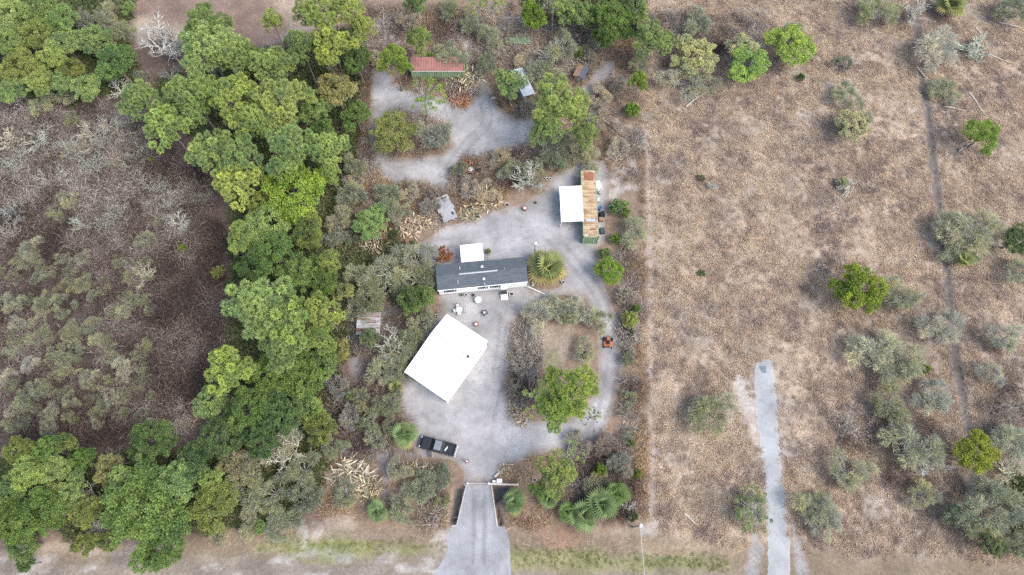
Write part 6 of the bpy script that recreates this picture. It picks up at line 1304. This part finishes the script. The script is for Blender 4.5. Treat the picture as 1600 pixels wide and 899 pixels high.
 ('oak', 1343, 450, 37, 7, 'I', 'isolated vivid yellow-green round tree in the field', FLD), ('sage', 1412, 458, 32, 4.5, 'S', 'grey shrub east of the isolated vivid tree', FLD), ('sage', 1474, 512, 34, 5, 'P', 'pale grey shrub astride the trail', FLD), ('sage', 1366, 542, 42, 5, 'P', 'pale spreading shrub above the twin grey-green one', FLD), ('sage', 1412, 565, 40, 5, 'S', 'grey-green spreading twin shrub', FLD), ('sage', 1575, 528, 28, 4.5, 'P', 'pale shrub near the east edge', FLD), ('sage', 1550, 580, 22, 4, 'P', 'small pale shrub near the east edge', FLD), ('round', 1448, 576, 8, 1.8, 'L', 'tiny vivid bush beside the twin shrub', FLD), ('sage', 1395, 628, 34, 4, 'T', 'olive-grey shrub in the lower field', FLD), ('sage', 1463, 622, 30, 4, 'P', 'whitish shrub beside the trail in the lower field', FLD), ('sage', 1430, 690, 46, 5, 'S', 'broad grey-green shrub with white fringe by the trail', FLD), ('bare', 1450, 715, 30, 4, 'W', 'white bare fringe below the broad grey-green shrub', None), ('oak', 1525, 705, 33, 6, 'I', 'vivid round tree beside the trail end', FLD), ('sage', 1588, 690, 36, 5, 'P', 'pale grey shrub east of the vivid trail tree', FLD), ('bare', 1585, 735, 30, 5, 'P', 'pale bare tree east of the vivid trail tree', None), ('sage', 1330, 738, 36, 4, 'S', 'flat grey-green shrub in the lower field', FLD), ('sage', 1442, 772, 28, 3.5, 'S', 'grey-green low shrub near the trail end', FLD), ('sage', 1272, 790, 32, 4, 'S', 'grey shrub beside the rock track', FLD), ('sage', 1295, 812, 28, 4, 'P', 'pale shrub beside the rock track, lower', FLD), ('thin', 1180, 796, 34, 7, 'K', 'thin-crowned dull tree overhanging the rock track', None), ('sage', 1175, 800, 28, 5, 's', 'green-grey shrub west of the rock track', FLD), ('sage', 1115, 645, 40, 5, 's', 'large dull green shrub west of the rock track top', FLD), ('sage', 1572, 785, 44, 6, 's', 'large dull green shrub in the lower east corner', FLD), ('sage', 1545, 800, 42, 6, 'S', 'silver shrub on the west of the large dull lower east corner shrub', FLD), ('oak', 1552, 852, 20, 4.5, 'K', 'dark green tree at the bottom east corner', FLD), ('sage', 1505, 810, 30, 4.5, 'K', 'dull dark shrub near the lower east corner', FLD), ('sage', 1595, 850, 26, 5, 's', 'green-grey shrub at the bottom east edge', FLD), ('sage', 1365, 470, 16, 3, 'D', 'dark low shrub at the foot of the isolated vivid tree', FLD),
]
for row in PLANTS: plant(*row)
# scrub scattered through the thicket: nothing tells these apart
trng = random.Random(77)
TH = P((0, 300), (110, 280), (250, 330), (260, 420), (240, 640), (0, 650))
tx = [(100, 312, 30), (88, 325, 24), (120, 300, 22), (52, 385, 30), (40, 412, 28), (62, 420, 24), (110, 412, 24), (98, 440, 20), (218, 368, 20), (228, 405, 16), (130, 440, 24), (205, 432, 22), (200, 480, 26), (222, 462, 20), (185, 490, 18), (100, 488, 24), (58, 470, 26), (20, 465, 26), (150, 500, 26), (65, 495, 22), (30, 510, 24), (60, 525, 24), (108, 515, 22), (150, 535, 22), (25, 545, 24), (95, 545, 24), (178, 548, 20), (45, 565, 24), (98, 570, 22), (190, 570, 22), (215, 545, 20), (12, 590, 22), (50, 600, 24), (135, 595, 26), (75, 602, 20), (205, 590, 18), (30, 630, 22), (115, 625, 22), (165, 620, 22), (185, 625, 18), (70, 645, 20), (115, 650, 22), (145, 640, 18), (8, 650, 20), (20, 432, 24), (245, 340, 16), (70, 665, 18), (230, 665, 22)]
for x, y, r in tx:
    plant('sage', x + trng.uniform(-8, 8), y + trng.uniform(-6, 6), r * trng.uniform(0.65, 1.0), trng.uniform(1.4, 2.4), trng.choice('SSsTTP'), 'grey-green scrub shrub in the dark western thicket', 'grey-green scrub of the western thicket')
for i_ in range(80):
    x, y = trng.uniform(-10, 235), trng.uniform(400, 665); plant('sage', x, y, trng.uniform(9, 17), trng.uniform(1.2, 2.1), trng.choice('STTsK'), 'grey-green scrub shrub in the dark western thicket', 'grey-green scrub of the western thicket')
gxs = [(20, 250, 30), (60, 215, 30), (35, 200, 24), (110, 230, 28), (150, 215, 30), (175, 195, 26), (205, 215, 26), (145, 255, 26), (200, 255, 26), (215, 280, 24), (240, 290, 26), (265, 305, 22), (180, 330, 24), (160, 345, 22), (265, 325, 22), (315, 310, 18), (215, 235, 22), (75, 275, 26), (15, 330, 28), (12, 360, 26), (80, 240, 24), (120, 350, 18), (225, 425, 22), (275, 345, 20), (130, 205, 22), (10, 215, 24), (285, 640, 24), (80, 680, 18)]
for x, y, r in gxs:
    plant('bare', x, y, r, trng.uniform(2.0, 3.2), trng.choice('gPBg'), 'leafless grey shrub in the upper western thicket', 'leafless grey scrub of the western thicket')
for x, y, r, t, lab in ((105, 240, 16, 'U', 'straw coloured grass clump running through the upper thicket, lower end'), (128, 222, 16, 'U', 'straw coloured grass clump running through the upper thicket, upper end'), (178, 250, 16, 'U', 'straw coloured grass clump near the middle of the upper thicket')):
    plant('sage', x, y, r, 2.0, t, lab)
plant('round', 285, 388, 10, 1.8, 'L', 'single vivid small bush in the dark thicket')
plant('round', 237, 250, 9, 1.8, 'O', 'small olive bush at the thicket edge'); plant('round', 340, 425, 14, 2.4, 'O', 'olive bush at the thicket edge under the belt')

# palms -----------------------------------------------------------------
def fan_frond(seed, n=16, R=1.0, stalk=0.62):
    rng = np.random.default_rng(seed)
    m = MB(); m.tube([(0, 0, 0), (stalk * 0.5, 0, 0.12), (stalk, 0, 0.1)], [0.03, 0.025, 0.02], 4)
    V = list(m.v); F = list(m.f)
    for i in range(n):
        a = (i / (n - 1) - 0.5) * 4.0; L = R * (1.0 - 0.25 * abs(i / (n - 1) - 0.5)); w = 0.085 * R
        d = Vector((math.cos(a), math.sin(a), 0)); s = Vector((-d.y, d.x, 0)); b = Vector((stalk, 0, 0.1))
        k = len(V); mid = b + d * L * 0.6 + Vector((0, 0, 0.06)); tip = b + d * L - Vector((0, 0, 0.18 * R))
        V += [tuple(b), tuple(mid + s * w), tuple(tip), tuple(mid - s * w)]; F.append((k, k + 1, k + 2, k + 3))
    F = [f for f in F if len(f) == 4]
    return np_mesh('fan_frond', np.array(V), np.array(F), M_frond, {'var': rng.random(len(V)) * 0.5 + 0.25, 'clump': np.full(len(V), 0.5)})
FAN = [fan_frond(900 + i) for i in range(3)]
def palm(px, py, rpx, h, tint, label, n=20, name='palm_tree', cat='palm'):
    x, y = G(px, py, h); r = rpx * MPP(px, py, h); rr = random.Random(int(px * 7 + py))
    o = tag(empty(name, (x, y, 0), rr.uniform(0, 6)), label, cat)
    MB().tube([(0, 0, 0), (0.05, 0.02, h * 0.5), (0, 0, h)], [0.2, 0.17, 0.15], 8).build('trunk', M_bark, o)
    for i in range(n):
        t = i / n; el = math.radians(84 - 96 * t ** 0.75 + rr.uniform(-12, 12)); az = i * 2.39996 + rr.uniform(-0.2, 0.2)
        f = link('frond', FAN[i % 3], o, (0, 0, h - 0.05), rot=(rr.uniform(-0.3, 0.3), -el, az)); s = r / 1.5 * rr.uniform(0.62, 1.15); f.scale = (s, s, s)
        c = TINT[tint]; k = rr.uniform(0.8, 1.2); f.color = (c[0] * k * (1.0 + 0.25 * (t > 0.85)), c[1] * k, c[2] * k, 1)
    return o
TINT['F'] = (0.18, 0.25, 0.13); TINT['V'] = (0.25, 0.28, 0.13)
palm(855, 420, 30, 2.6, 'V', 'large yellow-green fan palm at the home east end', 34)
palm(845, 412, 22, 2.0, 'T', 'smaller fan palm tucked behind the home end palm', 22)
palm(634, 680, 22, 2.2, 'F', 'fan palm hiding the nose of the black pickup', 18)
palm(590, 800, 22, 1.8, 'F', 'fan palm on the verge edge south of the lane', 16)
palm(803, 785, 23, 1.6, 'F', 'fan palm just east of the driveway', 18)
palm(912, 805, 26, 1.8, 'F', 'western fan palm of the verge trio', 19)
palm(940, 790, 28, 2.2, 'F', 'central fan palm of the verge trio', 19)
palm(965, 772, 20, 2.0, 'G', 'northern fan palm of the verge trio', 16)
palm(888, 800, 18, 1.4, 'G', 'small green palm west of the verge trio', 20)
palm(858, 778, 17, 1.8, 'F', 'fan palm half under the pine east of the gate', 22)
palm(1486, 8, 24, 2.2, 'V', 'yellow-green fan palm on the top edge beyond the trail', 26)
palm(1505, 405, 17, 1.6, 'V', 'small fan palm below the large dome shrub', 20)
palm(620, 605, 14, 1.2, 'V', 'small palm southwest of the workshop', 16)
